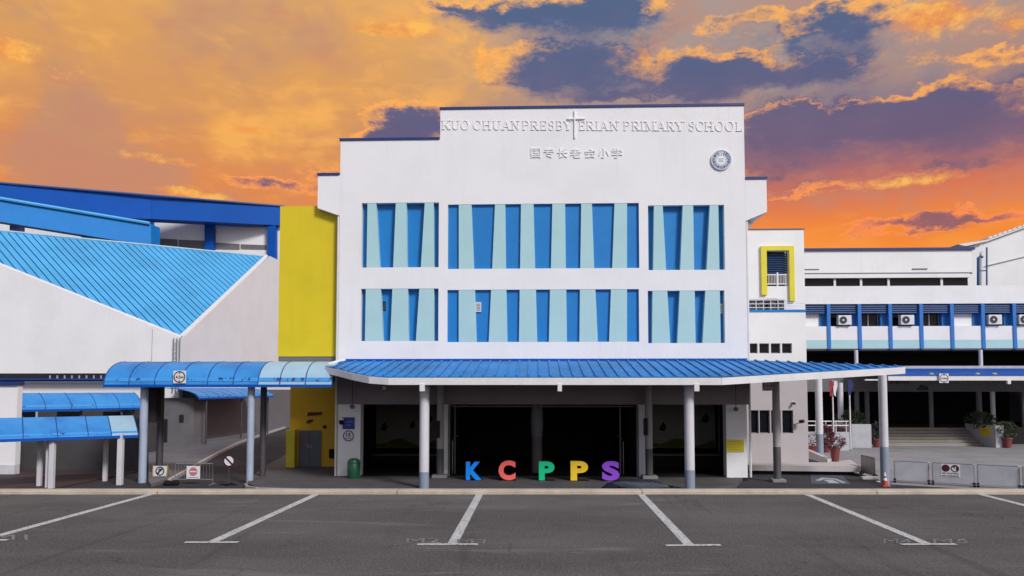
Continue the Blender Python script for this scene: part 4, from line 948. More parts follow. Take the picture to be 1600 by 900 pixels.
obj('soil_pipe', MB().tube([(XR + 0.45, YK - 0.08, ZP), (XR + 0.45, YK - 0.08, gz1)], 0.04, 8), M['trim'], lk, smooth=True)
yf_ = XY(1213, 728.5, zP2)[1]
plx = [(xk0 + 0.4, YK - 0.003), (XZ(1268, 700, 41)[0], YK - 0.003), (XZ(1325, 718, 40.5)[0], 40.2), XY(1345, 729, zP2), XY(1170, 727, zP2)]
pl = struct('link_plinth', MB().pz(plx, zP2 - 0.26, zP2), M['plinth'])
obj('plinth_support', MB().pz([(p[0] * 0.985, p[1] + 0.25) for p in plx], G0 - 0.1, zP2 - 0.262), M['interior'], pl)
struct('ramp_kerb', MB().prism([XY(*p, zP2) for p in ((1257, 705), (1262, 705), (1300, 721), (1293, 722.5))], lambda a, b, t: (a, b, t), zP2 - 0.2, zP2 + 0.16), M['plinth'])

# ------------------------------------------------------------------ classroom wing on the right
YW = 58.0
vx = lambda x, y: XZ(x, y, YW)
wg = thing('classroom_wing', 'long white classroom wing with blue pillars, louvres and aqua band', 'building', (vx(1430, 600)[0], YW, G0))
xw0, xw1 = vx(1240, 450)[0], vx(1700, 450)[0]
Zw = lambda y: vx(1430, y)[1]
obj('parapet_wall', MB().box(xw0, xw1, YW, YW + 0.4, Zw(474.5), Zw(446.5)), M['white2'], wg)
obj('spandrel', MB().box(xw0, xw1, YW, YW + 0.4, Zw(531), Zw(509.5)), M['white2'], wg)
obj('aqua_band', MB().box(xw0, xw1, YW - 0.01, YW + 0.4, Zw(544.5), Zw(531) - 0.003), M['aqua'], wg)
obj('body', MB().box(xw0, xw1, YW + 1.3, YW + 12, Zw(544), Zw(455)), M['interior'], wg)
obj('deck', MB().box(xw0, xw1, YW + 0.05, YW + 12, Zw(547), Zw(544.5) - 0.003), M['soffit'], wg)
xe = vx(1531, 400)[0]; YT2 = YW + 3.0
zz2 = lambda y: XZ(1430, y, YT2)[1]
obj('upper_wall', MB().box(xw0, XZ(1519, 400, YT2)[0], YT2, YT2 + 6, zz2(426), zz2(391)), M['white2'], wg)
obj('upper_ledge', MB().box(xw0, XZ(1512, 400, YT2)[0], YT2 - 0.25, YT2 + 6, zz2(434.5), zz2(428.5)), M['white2'], wg)
obj('upper_soffit', MB().box(xw0, XZ(1517, 400, YT2)[0], YT2 - 0.12, YT2 + 6, zz2(428.5) + 0.002, zz2(426) - 0.002), M['dado'], wg)
obj('upper_window', MB().box(xw0, XZ(1512, 400, YT2)[0], YT2 + 0.1, YT2 + 0.2, zz2(452), zz2(434.6)), M['glass'], wg)
for px in (1304, 1345, 1388, 1471):
    x = XZ(px, 440, YT2)[0]; obj('mullion', MB().box(x - 0.09, x + 0.09, YT2 - 0.05, YT2 + 0.098, zz2(450), zz2(434.7)), M['white2'], wg)
obj('coping', MB().box(xw0, XZ(1522, 390, YT2)[0], YT2 - 0.15, YT2 + 6, zz2(391) + 0.002, zz2(387.3)), M['navy'], wg)
for px, a, b in ((1437, 421, 419.5), (1268, 420.5, 419.5)):
    x = XZ(px, 420, YT2)[0]; obj('ledge_vent', MB().box(x - 0.6, x + 0.6, YT2 - 0.06, YT2 - 0.003, zz2(a), zz2(b)), M['dado'], wg)
pil = [1294.8, 1343, 1391, 1439.4, 1487.5, 1535.9, 1585, 1634]
lo_x = [1246.5] + pil
ac_bays = {1: 1318.5, 3: 1416, 6: 1552.5, 7: 1600}
for i, p in enumerate(pil):
    x = vx(p, 510)[0]; obj('pillar', MB().box(x - 0.13, x + 0.13, YW - 0.08, YW + 0.5, Zw(545), Zw(474.5) - 0.003), M['bluecol'], wg)
ac_spots = []
for i in range(len(pil)):
    a, b = vx(lo_x[i] + 3, 500)[0], vx(pil[i] - 3, 500)[0]
    sl = MB()
    for k in range(4):
        z = Zw(476.6 + k * 3.3); sl.px([(YW + 0.06, z - 0.12), (YW + 0.09, z - 0.12), (YW + 0.2, z + 0.04), (YW + 0.17, z + 0.04)], a, b)
    obj('louvre', sl, M['louvre'], wg)
    obj('louvre_back', MB().box(a, b, YW + 0.3, YW + 0.34, Zw(489), Zw(474.6)), M['navy'], wg)
    bj = b - 0.42
    obj('jamb', MB().box(bj, b, YW + 0.38, YW + 0.9, Zw(509.4), Zw(489)), M['bluecol'], wg)
    if i in (0, 5): obj('infill_panel', MB().box(a, bj - 0.003, YW + 0.45, YW + 0.6, Zw(509.4), Zw(489)), M['white2'], wg)
    else:
        w = obj('window', MB().box(a, bj - 0.003, YW + 0.75, YW + 0.8, Zw(509.4), Zw(489)), M['glass'], wg)
        fr = MB()
        for t in (0.02, 0.5, 0.95): x = a + (bj - a) * t; fr.box(x - 0.03, x + 0.03, YW + 0.7, YW + 0.748, Zw(509.4), Zw(489))
        obj('window_frame', fr, M['steel'], w)
    if i in ac_bays: ac_spots.append((vx(ac_bays[i], 500)[0], YW + 0.18, Zw(508.8)))
# open storey below, slab edge and columns
obj('slab_edge', MB().box(xw0, xw1, YW - 0.4, YW + 0.2, Zw(578), Zw(572)), M['panelgrey'], wg)
obj('corridor_floor', MB().box(xw0, xw1, YW + 0.202, YW + 10, Zw(578), Zw(572.5)), M['interior'], wg)
obj('corridor_wall', MB().box(xw0, xw1, YW + 4, YW + 4.2, Zw(572), Zw(548)), M['interior'], wg)
for px in (1336.5, 1530.5):
    x = vx(px, 560)[0]; obj('corridor_column', MB().cyl((x, YW - 0.15, Zw(580)), (x, YW - 0.15, Zw(547)), 0.14), M['column'], wg, smooth=True)
obj('beam', MB().box(xw0, xw1, YW + 0.1, YW + 0.6, Zw(612), Zw(578) - 0.003), M['dado'], wg)
mb = MB()
for k in range(7):
    a = vx(1392.5 + k * 4.2, 598)[0]; mb.box(a, a + (0.09 if k % 2 else 0.13), YW + 0.07, YW + 0.097, Zw(599.6 - 0.5 * (k % 3 == 1)), Zw(596.3))
obj('beam_letters', mb, M['ink'], wg)
obj('painted_mark', MB().py([vx(1432, 610), vx(1452, 610), vx(1450, 603), vx(1440, 601)], YW + 0.08, YW + 0.098), M['ink'], wg)
obj('lower_floor', MB().box(xw0, xw1, YW + 0.0, YW + 14, G0, Zw(668)), M['interior'], wg)
obj('lower_back_wall', MB().box(xw0, xw1, YW + 10, YW + 10.3, Zw(668), Zw(600)), M['interior'], wg)
for px, r, m in ((1313.5, 0.2, 'column'), (1339, 0.17, 'dado'), (1355, 0.17, 'dado'), (1455, 0.16, 'dado'), (1530, 0.2, 'dado'), (1551.5, 0.17, 'column'), (1600, 0.18, 'dado')):
    Yc = YW - 2 if px in (1313.5,) else YW + 0.3 + (0.5 if px in (1355,) else 0)
    x = XZ(px, 640, Yc)[0]; obj('lower_column', MB().cyl((x, Yc, G0), (x, Yc, XZ(px, 598, Yc)[1]), r), M[m], wg, smooth=True)
obj('sun_block_wall', MB().box(xw1, xw1 + 0.3, YW - 5, YW + 12, G0, Zw(548)), M['dado'], wg)  # added outside the view to keep sun out of the open end
steps_y0 = XY(1460, 697, G0)[1]; zst = Zw(668); ns = 6
for k in range(ns):
    y = steps_y0 + k * 0.42; z0, z1 = G0 + (zst - G0) * k / ns, G0 + (zst - G0) * (k + 1) / ns
    xs_a, xs_b = XZ(1384, 680, y)[0], XZ(1518, 680, y)[0] + 0.9
    obj('step', MB().box(xs_a, xs_b, y, YW - 0.003, z0 - (0.2 if k == 0 else -0.001), z1), M['steps'], wg, bevel=0.02)
# gable wall at the far right, behind the wing
gb = thing('gabled_block', 'tall white gabled block with sloping tiled edge behind the classroom wing', 'building', (vx(1590, 600)[0] + 3, YW + 12, G0))
Yg = YW + 8
gx = lambda x, y: XZ(x, y, Yg)
obj('wall', MB().py([gx(1510, 470), gx(1720, 470), gx(1720, 312), gx(1600, 356), gx(1537, 378), gx(1510, 386)], Yg, Yg + 12), M['white2'], gb)
obj('rake_trim', MB().py([gx(1537, 379), gx(1720, 313), gx(1720, 309.5), gx(1537, 376)], Yg - 0.25, Yg + 0.5), M['trim'], gb)
for k in range(9):
    x = 1541 + k * 7.6; y = 376 - (x - 1537) * 0.352
    obj('edge_tile', MB().py([gx(x, y), gx(x + 6.4, y - 2.2), gx(x + 6.0, y - 5.0), gx(x + 0.6, y - 3.2)], Yg - 0.3, Yg + 1.0), M['trim'], gb)
obj('lower_roof', MB().py([gx(1505, 386), gx(1535, 379), gx(1535, 376.5), gx(1493, 383)], Yg - 0.4, Yg + 3), M['trim'], gb)
obj('wall_pipe', MB().tube([(gx(1538, 416)[0], Yg - 0.1, gx(1538, 416)[1]), (gx(1600, 401)[0], Yg - 0.1, gx(1600, 401)[1]), (gx(1720, 371)[0], Yg - 0.1, gx(1720, 371)[1])], 0.04, 6), M['panelgrey'], gb)
obj('vent_pipe', MB().tube([(gx(1537.5, 450)[0], Yg - 0.4, gx(1537.5, 450)[1]), (gx(1537.5, 388)[0], Yg - 0.4, gx(1537.5, 388)[1])], 0.07, 8), M['louvre'], gb, smooth=True)
Yq = YT2 + 0.5
obj('vent_pipe', MB().tube([(XZ(x, y, Yq)[0], Yq - 0.4, XZ(x, y, Yq)[1]) for x, y in ((1524, 452), (1524, 404), (1527, 402), (1531, 403))], 0.11, 8), M['tealpipe'], gb, smooth=True)
obj('vent_pipe', MB().tube([(XZ(x, y, Yq)[0], Yq - 0.4, XZ(x, y, Yq)[1]) for x, y in ((1526, 424), (1536, 424), (1538, 421))], 0.06, 8), M['louvre'], gb, smooth=True)

# canopy in front of the steps
YC = 52.0
cc = thing('side_canopy', 'flat blue canopy with white fascia in front of the right hand steps', 'canopy', (XZ(1500, 600, YC)[0], YC + 2, G0))
z0, z1 = XZ(1475, 594.5, YC)[1], XZ(1475, 587, YC)[1]
xa, xb = XZ(1388, 590, YC)[0], XZ(1720, 590, YC)[0]
obj('fascia', MB().box(xa, xb, YC, YC + 0.12, z0, z1), M['trim'], cc)
n = 26
for k in range(n):
    a, b = xa + (xb - xa) * k / n, xa + (xb - xa) * (k + 1) / n
    obj('roof_panel', MB().px([(YC - 0.05, z1 + 0.004), (YW - 0.45, XZ(1475, 577, YW)[1]), (YW - 0.45, XZ(1475, 577, YW)[1] + 0.05), (YC - 0.05, z1 + 0.06)], a + 0.02, b - 0.02), M['fascia'], cc)
obj('soffit', MB().box(xa, xb, YC + 0.122, YW - 0.45, z0 + 0.05, z0 + 0.12), M['soffit'], cc)
x = XZ(1576, 598, YC)[0]; obj('gutter_outlet', MB().box(x - 0.11, x + 0.11, YC - 0.08, YC + 0.1, XZ(1576, 600, YC)[1], z0 + 0.01), M['trim'], cc)
x = XZ(1374, 598, 50)[0]; obj('side_beam', MB().box(XZ(1352, 594, 50)[0], x + 0.5, 50, 50.15, XZ(1374, 594.5, 50)[1], XZ(1374, 592.5, 50)[1]), M['trim'], cc)
for px in (1280,):
    Yc = XY(px, 711, G0)[1]
    x = XZ(px, 650, Yc)[0]; zs = XZ(px, 678, Yc)[1]
    c_ = obj('column', MB().cyl((x, Yc, zs), (x, Yc, 2.6), 0.22, n=24), M['column'], cc, smooth=True)
    obj('column_base', MB().cyl((x, Yc, G0), (x, Yc, zs), 0.224, n=24), M['colbase'], c_, smooth=True)

# ------------------------------------------------------------------ freestanding letters in the entrance
def big_letter(ch, key, a, b, yt, yb, label):
    Y = 33.0; (xa, z1), (xb, z0) = XZ(a, yt, Y), XZ(b, yb, Y)
    z0 = ZP + 0.02; z1 = XZ((a + b) / 2, yt, Y)[1]
    t = thing('freestanding_letter', label, 'letter', ((xa + xb) / 2, Y, ZP), 'coloured letters in the entrance')
    mb = MB(); text_xz(mb, ch, xa, xb, z0, z1, Y, 0.03, 0.05); obj('face', mb, M['L' + key], t)
    mb = MB(); text_xz(mb, ch, xa + 0.004, xb - 0.004, z0 + 0.004, z1 - 0.004, Y + 0.031, 0.34, 0.05); obj('letter_body', mb, M['E' + key], t)
    obj('base_plate', MB().box(xa - 0.03, xb + 0.03, Y - 0.02, Y + 0.42, ZP + 0.002, ZP + 0.018), M['black'], t)
big_letter('K', 'K', 728, 752.5, 721.5, 753, 'bright blue freestanding letter K in the dark entrance')
big_letter('C', 'C', 779, 805.5, 719.5, 754.5, 'coral red freestanding letter C in the dark entrance')
big_letter('P', 'P', 842, 866.5, 721, 754, 'green freestanding letter P in the dark entrance')
big_letter('P', 'Q', 891.5, 919, 720.5, 753.5, 'yellow freestanding letter P in the dark entrance')
big_letter('S', 'S', 940.5, 968.5, 720.5, 755.5, 'purple freestanding letter S at the right end of the row')

# ------------------------------------------------------------------ signs
def ring_sign(root, cx, cz, r, y, ring, face='signwhite'):
    obj('sign_face', MB().ringy(cx, cz, 0, r, y - 0.012, y), M[face], root)
    obj('sign_ring', MB().ringy(cx, cz, r * 0.80, r * 0.97, y - 0.018, y - 0.0125), M[ring], root)
def height_sign(px, py, Y, half, label):
    cx, cz = XZ(px, py, Y); h = half / F_PX * Y
    t = thing('height_limit_sign', label, 'sign', (cx, Y, cz), 'height limit signs')
    obj('sign_board', MB().box(cx - h, cx + h, Y, Y + 0.03, cz - h, cz + h), M['signwhite'], t)
    obj('sign_ring', MB().ringy(cx, cz, h * 0.78, h * 0.93, Y - 0.01, Y - 0.002), M['ink'], t)
    mb = MB(); text_xz(mb, '4.5m', cx - h * 0.62, cx + h * 0.66, cz - h * 0.24, cz + h * 0.24, Y - 0.01, 0.008, 0.02); obj('lettering', mb, M['ink'], t)
    for s_ in (1, -1):
        obj('arrow', MB().py([(cx - h * 0.16, cz + s_ * h * 0.72), (cx + h * 0.16, cz + s_ * h * 0.72), (cx, cz + s_ * h * 0.48)], Y - 0.01, Y - 0.002), M['ink'], t)
height_sign(280.5, 589, 32.1, 10, 'square 4.5m height limit sign on the blue vaulted walkway roof')
height_sign(1475, 591, 51.85, 7, 'square 4.5m height limit sign on the right hand canopy fascia')
height_sign(1199, 603, 33.6, 7.5, 'height limit sign half hidden under the main canopy beside a column')
# no parking board on a yellow stand
Y = XY(249, 749, G0)[1]
sx = lambda x, y: XZ(x, y, Y)
t = thing('no_parking_board', 'white no parking board on a yellow folding stand', 'sign', (sx(249, 749)[0], Y, G0))
(a, z1), (b, z0) = sx(240, 728), sx(260.5, 747)
obj('board', MB().box(a, b, Y - 0.02, Y, z0, z1), M['signwhite'], t)
cx, cz = (a + b) / 2, z0 + (z1 - z0) * 0.58; r = (b - a) * 0.33
obj('sign_ring', MB().ringy(cx, cz, r * 0.76, r, Y - 0.03, Y - 0.022), M['ink'], t)
mb = MB(); text_xz(mb, 'P', cx - r * 0.34, cx + r * 0.42, cz - r * 0.55, cz + r * 0.55, Y - 0.03, 0.007, 0.03); obj('lettering', mb, M['ink'], t)
q = r * 0.62; obj('slash', MB().py([(cx - q - 0.02, cz - q + 0.02), (cx - q + 0.02, cz - q - 0.02), (cx + q + 0.02, cz + q - 0.02), (cx + q - 0.02, cz + q + 0.02)], Y - 0.034, Y - 0.0305), M['ink'], t)
mb = MB(); text_xz(mb, 'NO PARKING', a + 0.12, b - 0.08, z0 + 0.04, z0 + 0.10, Y - 0.028, 0.006); obj('lettering', mb, M['ink'], t)
for x, y1 in ((a - 0.02, 0), (b + 0.02, 0), (a - 0.02, 0.45), (b + 0.02, 0.45)):
    obj('stand_leg', MB().tube([(x, Y + 0.02, z1 + 0.03), (x, Y + 0.03 + (0.12 if y1 == 0 else -0.12) * -1 + y1 * 0, G0 + 0.02) if y1 == 0 else (x, Y + y1, G0 + 0.02)], 0.02, 6), M['kerbpaint'], t)
obj('stand_bar', MB().tube([(a - 0.02, Y + 0.14, G0 + 0.08), (b + 0.02, Y + 0.14, G0 + 0.08)], 0.018, 6), M['kerbpaint'], t)
# no entry board on a steel crowd barrier
Y = XY(300, 757, G0)[1]
(xa, z1), (xb, z0) = sx(274, 724), sx(332, 757)
bar_ = thing('crowd_barrier', 'low steel crowd barrier behind the no entry board', 'barrier', ((xa + xb) / 2, Y, G0))
obj('frame', MB().tube([(xa, Y, G0 + 0.03), (xa, Y, z1), (xb, Y, z1), (xb, Y, G0 + 0.03)], 0.022, 8).tube([(xa, Y, G0 + 0.22), (xb, Y, G0 + 0.22)], 0.018, 6), M['steel'], bar_, smooth=True)
for k in range(11):
    x = xa + (xb - xa) * (k + 1) / 12; obj('bar', MB().tube([(x, Y, G0 + 0.22), (x, Y, z1)], 0.009, 6), M['doorgrey'], bar_)
for x in (xa, xb): obj('foot', MB().box(x - 0.03, x + 0.03, Y - 0.3, Y + 0.3, G0, G0 + 0.035), M['steel'], bar_)
(a, z1), (b, z0) = sx(292.5, 728), sx(313, 748)
t = thing('no_entry_board', 'square white board with faded red no entry disc on the crowd barrier', 'sign', ((a + b) / 2, Y - 0.05, z0))
obj('board', MB().box(a, b, Y - 0.05, Y - 0.03, z0, z1), M['signwhite'], t)
cx, cz = (a + b) / 2, z0 + (z1 - z0) * 0.57; r = (b - a) * 0.31
obj('disc', MB().ringy(cx, cz, 0, r, Y - 0.058, Y - 0.0505), M['pinkred'], t)
obj('bar', MB().box(cx - r * 0.8, cx + r * 0.8, Y - 0.063, Y - 0.0585, cz - r * 0.13, cz + r * 0.13), M['signwhite'], t)
obj('caption', MB().box(a + 0.08, b - 0.08, Y - 0.055, Y - 0.0505, z0 + 0.05, z0 + 0.075), M['doorgrey'], t)
Y2 = Y - 0.4; x, _ = sx(274, 752)
wt = thing('sandbag', 'black sandbag lying by the foot of the crowd barrier', 'sandbag', (x, Y2, G0))
mb = MB()
for k, (ox, oy, rr) in enumerate(((-0.12, 0, 0.13), (0.14, 0.1, 0.12))):
    mb.lathe([(rr * 0.6, 0.0), (rr * 1.3, 0.05), (rr * 1.35, 0.12), (rr * 0.9, 0.2), (rr * 0.3, 0.23)], 0, 0, 12)
    mb.v[-60:] = [(p[0] * 1.25 + x + ox, p[1] + Y2 + oy, p[2] + G0) for p in mb.v[-60:]]
obj('bag', mb, M['black'], wt, smooth=True)
# round prohibition sign on a stand
Y = XY(358, 758, G0)[1]
cx, cz = sx(358, 720); r = 8.6 / F_PX * Y
t = thing('prohibition_sign', 'round white sign with red rim and black slash on a thin stand', 'sign', (cx, Y, G0))
obj('sign_face', MB().ringy(cx, cz, 0, r, Y - 0.02, Y), M['signwhite'], t)
obj('sign_ring', MB().ringy(cx, cz, r * 0.86, r * 1.04, Y - 0.03, Y - 0.0205), M['maroon'], t)
q = r * 0.6; obj('slash', MB().py([(cx - q - 0.025, cz + q - 0.025), (cx - q + 0.025, cz + q + 0.025), (cx + q + 0.025, cz - q + 0.025), (cx + q - 0.025, cz - q - 0.025)], Y - 0.034, Y - 0.0305), M['ink'], t)
obj('pole', MB().cyl((cx, Y + 0.02, G0), (cx, Y + 0.02, cz), 0.018), M['greypost'], t, smooth=True)
obj('base', MB().box(cx - 0.38, cx + 0.34, Y - 0.04, Y + 0.04, G0, G0 + 0.06).box(cx - 0.04, cx + 0.04, Y - 0.33, Y + 0.33, G0 + 0.005, G0 + 0.068), M['black'], t)
# blue sign and speed limit on the left pier
Y = YF - 0.03
(a, z1), (b, z0) = XZ(535.5, 652, Y), XZ(554, 670.5, Y)
t = thing('blue_wall_sign', 'square blue sign with pale lettering on the white pier', 'sign', ((a + b) / 2, Y, z0))
obj('board', MB().box(a, b, Y - 0.02, Y + 0.028, z0, z1), M['signblue'], t, bevel=0.01)
for row_, (f0, f1, zz) in enumerate(((0.1, 0.92, 0.62), (0.25, 0.75, 0.32))):
    mb = MB(); n = 9 if row_ == 0 else 5
    for k in range(n):
        x = a + (b - a) * (f0 + (f1 - f0) * k / n); w = (b - a) * (f1 - f0) / n * 0.62; h = (z1 - z0) * (0.07 + 0.02 * (k % 2))
        mb.box(x, x + w * 0.3, Y - 0.026, Y - 0.0205, z0 + (z1 - z0) * zz - h, z0 + (z1 - z0) * zz + h).box(x + w * 0.31, x + w, Y - 0.025, Y - 0.0205, z0 + (z1 - z0) * zz + h * (0.5 if k % 2 else -0.9), z0 + (z1 - z0) * zz + h * (0.9 if k % 2 else -0.4))
    obj('lettering', mb, M['signtext'], t)
cx, cz = XZ(544.5, 681, Y); r = 8.8 / F_PX * Y
t = thing('speed_limit_sign', 'round 15 km/h speed limit sign below the blue wall sign', 'sign', (cx, Y, cz))
ring_sign(t, cx, cz, r, Y, 'maroon')
mb = MB(); text_xz(mb, '15', cx - r * 0.42, cx + r * 0.42, cz - r * 0.12, cz + r * 0.55, Y - 0.02, 0.007, 0.03); obj('lettering', mb, M['ink'], t)
mb = MB(); text_xz(mb, 'km/h', cx - r * 0.5, cx + r * 0.5, cz - r * 0.55, cz - r * 0.24, Y - 0.02, 0.007, 0.01); obj('lettering', mb, M['ink'], t)
def notice(a, y1, b, y0, Y, label, rows=4):
    (xa, z1), (xb, z0) = XZ(a, y1, Y), XZ(b, y0, Y)
    t = thing('yellow_notice', label, 'sign', ((xa + xb) / 2, Y, z0))
    obj('board', MB().box(xa, xb, Y - 0.015, Y + 0.01, z0, z1), M['noticeyellow'], t)
    mb = MB()
    for k in range(rows):
        z = z0 + (z1 - z0) * (0.18 + 0.66 * k / (rows - 1)); mb.box(xa + 0.06, xb - 0.08 - 0.05 * (k % 2), Y - 0.02, Y - 0.0155, z - 0.012, z + 0.012)
    obj('text_lines', mb, M['kerbpaint'], t); return t
notice(1134.5, 687, 1162.5, 706, YF - 0.02, 'wide yellow notice on the right hand white pier')

# wall fittings
def fitting(name, label, cat, px, py, Y, build):
    x, z = XZ(px, py, Y); t = thing(name, label, cat, (x, Y, z)); build(t, x, Y, z); return t
def cctv(t, x, Y, z):
    obj('bracket', MB().box(x - 0.04, x + 0.04, Y, YF - 0.002, z + 0.02, z + 0.1), M['trim'], t)
    obj('dome', MB().lathe([(0.03, z - 0.2), (0.09, z - 0.15), (0.11, z - 0.06), (0.11, z + 0.02)], x, Y), M['black'], t, smooth=True)
    obj('housing', MB().lathe([(0.12, z + 0.02), (0.12, z + 0.08), (0.05, z + 0.14)], x, Y), M['trim'], t, smooth=True)
fitting('security_camera', 'white dome security camera high on the left pier', 'camera', 533.5, 657, YF - 0.2, cctv)
def beacon(t, x, Y, z):
    obj('rod', MB().cyl((x, Y, z), (x, Y, zr(Y) - 0.2), 0.012, n=6), M['interior'], t)
    obj('lamp', MB().lathe([(0.04, z - 0.14), (0.10, z - 0.1), (0.12, z), (0.04, z + 0.05)], x, Y, 12), M['dado'], t, smooth=True)
fitting('hanging_sensor', 'small dark sensor on a rod above the left pier', 'sensor', 550.5, 634, YF - 0.35, beacon)
fitting('hanging_sensor', 'small dark sensor on a rod above the yellow notice', 'sensor', 1150, 638, YF - 0.35, beacon)
def wall_lamp(t, x, Y, z):
    obj('bracket', MB().tube([(x - 0.3, YK - 0.002, z - 0.18), (x - 0.05, Y + 0.02, z - 0.05)], 0.02, 6), M['dado'], t)
    obj('housing', MB().cyl((x - 0.1, Y + 0.1, z - 0.02), (x + 0.06, Y - 0.06, z + 0.02), 0.09), M['binblack'], t, smooth=True)
fitting('wall_camera', 'black bracket camera at the corner of the link block', 'camera', 1253.5, 658.5, YK - 0.35, wall_lamp)
def small_cam(t, x, Y, z):
    obj('base', MB().cyl((x, YK - 0.002, z), (x, YK - 0.08, z), 0.07), M['trim'], t, smooth=True)
    obj('lens', MB().cyl((x, YK - 0.081, z - 0.02), (x, YK - 0.24, z - 0.06), 0.06), M['binblack'], t, smooth=True)
fitting('wall_camera', 'small round camera on the link block wall above the window', 'camera', 1241, 629, YK - 0.2, small_cam)
x, z = XZ(602, 606, YE)[0], XZ(600, 606.5, YE + 1.5)[1]
t = thing('wall_clock', 'small round white disc on the lintel under the canopy eave', 'fitting', (x, YF - 0.05, z))
cx, cz = XZ(600, 606.5, YF - 0.05); obj('disc', MB().ringy(cx, cz, 0, 0.13, YF - 0.06, YF + 0.002), M['trim'], t); obj('rim', MB().ringy(cx, cz, 0.10, 0.13, YF - 0.075, YF - 0.062), M['dado'], t)

# ------------------------------------------------------------------ bins
x, y = XY(552.5, 747, ZP)
t = thing('green_bin', 'green litter bin with domed lid beside the left pier', 'bin', (x, y, ZP))
obj('body', MB().lathe([(0.26, ZP), (0.28, ZP + 0.03), (0.285, ZP + 0.66), (0.27, ZP + 0.68)], x, y, 24), M['green'], t, smooth=True)
obj('lid', MB().lathe([(0.295, ZP + 0.68), (0.295, ZP + 0.72), (0.24, ZP + 0.84), (0.12, ZP + 0.9), (0.02, ZP + 0.91)], x, y, 24), M['green'], t, smooth=True)
x, y = XY(297.5, 690, ZP)
t = thing('black_bin', 'black tapered dustbin on the pavement by the hall wall', 'bin', (x, y, ZP))
k_ = 14.5 / F_PX * y / 2
obj('body', MB().lathe([(k_ * 0.72, ZP), (k_ * 0.95, ZP + 0.8)], x, y, 18), M['binblack'], t, smooth=True)
obj('rim', MB().lathe([(k_ * 1.02, ZP + 0.8), (k_ * 1.02, ZP + 0.88), (k_ * 0.9, ZP + 0.88)], x, y, 18), M['binblack'], t, smooth=True)

# ------------------------------------------------------------------ air conditioners
def ac_unit(label):
    t = thing('air_conditioner', label, 'air conditioner', (0, 0, 0), 'outdoor units on the classroom wing')
    obj('casing', MB().box(-0.5, 0.5, -0.42, 0.0, 0.06, 0.80), M['signwhite'], t, bevel=0.025)
    f = obj('fan_guard', MB().ringy(-0.14, 0.43, 0, 0.29, -0.44, -0.425), M['binblack'], t)
    obj('guard_rings', MB().ringy(-0.14, 0.43, 0.25, 0.28, -0.452, -0.443).ringy(-0.14, 0.43, 0.15, 0.165, -0.450, -0.4425), M['doorgrey'], f)
    obj('fan_hub', MB().ringy(-0.14, 0.43, 0, 0.07, -0.455, -0.4405), M['signwhite'], f)
    obj('feet', MB().box(-0.4, -0.32, -0.4, -0.02, 0.0, 0.058).box(0.32, 0.4, -0.4, -0.02, 0.0, 0.058), M['black'], t)
    obj('pipe', MB().tube([(0.46, -0.1, 0.3), (0.6, -0.08, 0.3), (0.62, -0.05, 0.75)], 0.03, 6), M['steel'], t)
    return t
names = ['white air conditioner on the classroom wing, nearest the link block', 'second white air conditioner from the link block on the classroom wing', 'third white air conditioner from the link block on the classroom wing', 'white air conditioner cut off by the right picture edge']
ac = ac_unit(names[0])
for i, (p, nm) in enumerate(zip(ac_spots, names)):
    if i == 0: ac.location = p
    else: copy_tree(ac, None, p, label=nm)
# outdoor units on the link block terrace
for i, (px, w, lab) in enumerate(((1176, 6, 'leftmost grey condenser behind the terrace railing'), (1189, 7, 'second grey condenser behind the terrace railing'), (1207, 7, 'third grey condenser behind the terrace railing'), (1219, 6, 'rightmost grey condenser behind the terrace railing'))):
    Y = YK + 0.75; (xa, z1), (xb, _) = XZ(px - w, 467.5 if i != 2 else 466.5, Y), XZ(px + w, 468, Y); z0 = z_m + 0.1
    t = thing('condenser_unit', lab, 'condenser', ((xa + xb) / 2, Y, z0), 'condensers on the terrace')
    obj('casing', MB().box(xa, xb, Y, Y + 0.5, z0 + 0.03, z1 - 0.06), M['binblack'], t)
    obj('top', MB().box(xa - 0.02, xb + 0.02, Y - 0.03, Y + 0.5, z1 - 0.058, z1), M['panelgrey'], t)
    obj('fan_guard', MB().ringy((xa + xb) / 2, (z0 + z1) / 2, 0.10, 0.16, Y - 0.02, Y - 0.002, n=18), M['dado'], t)

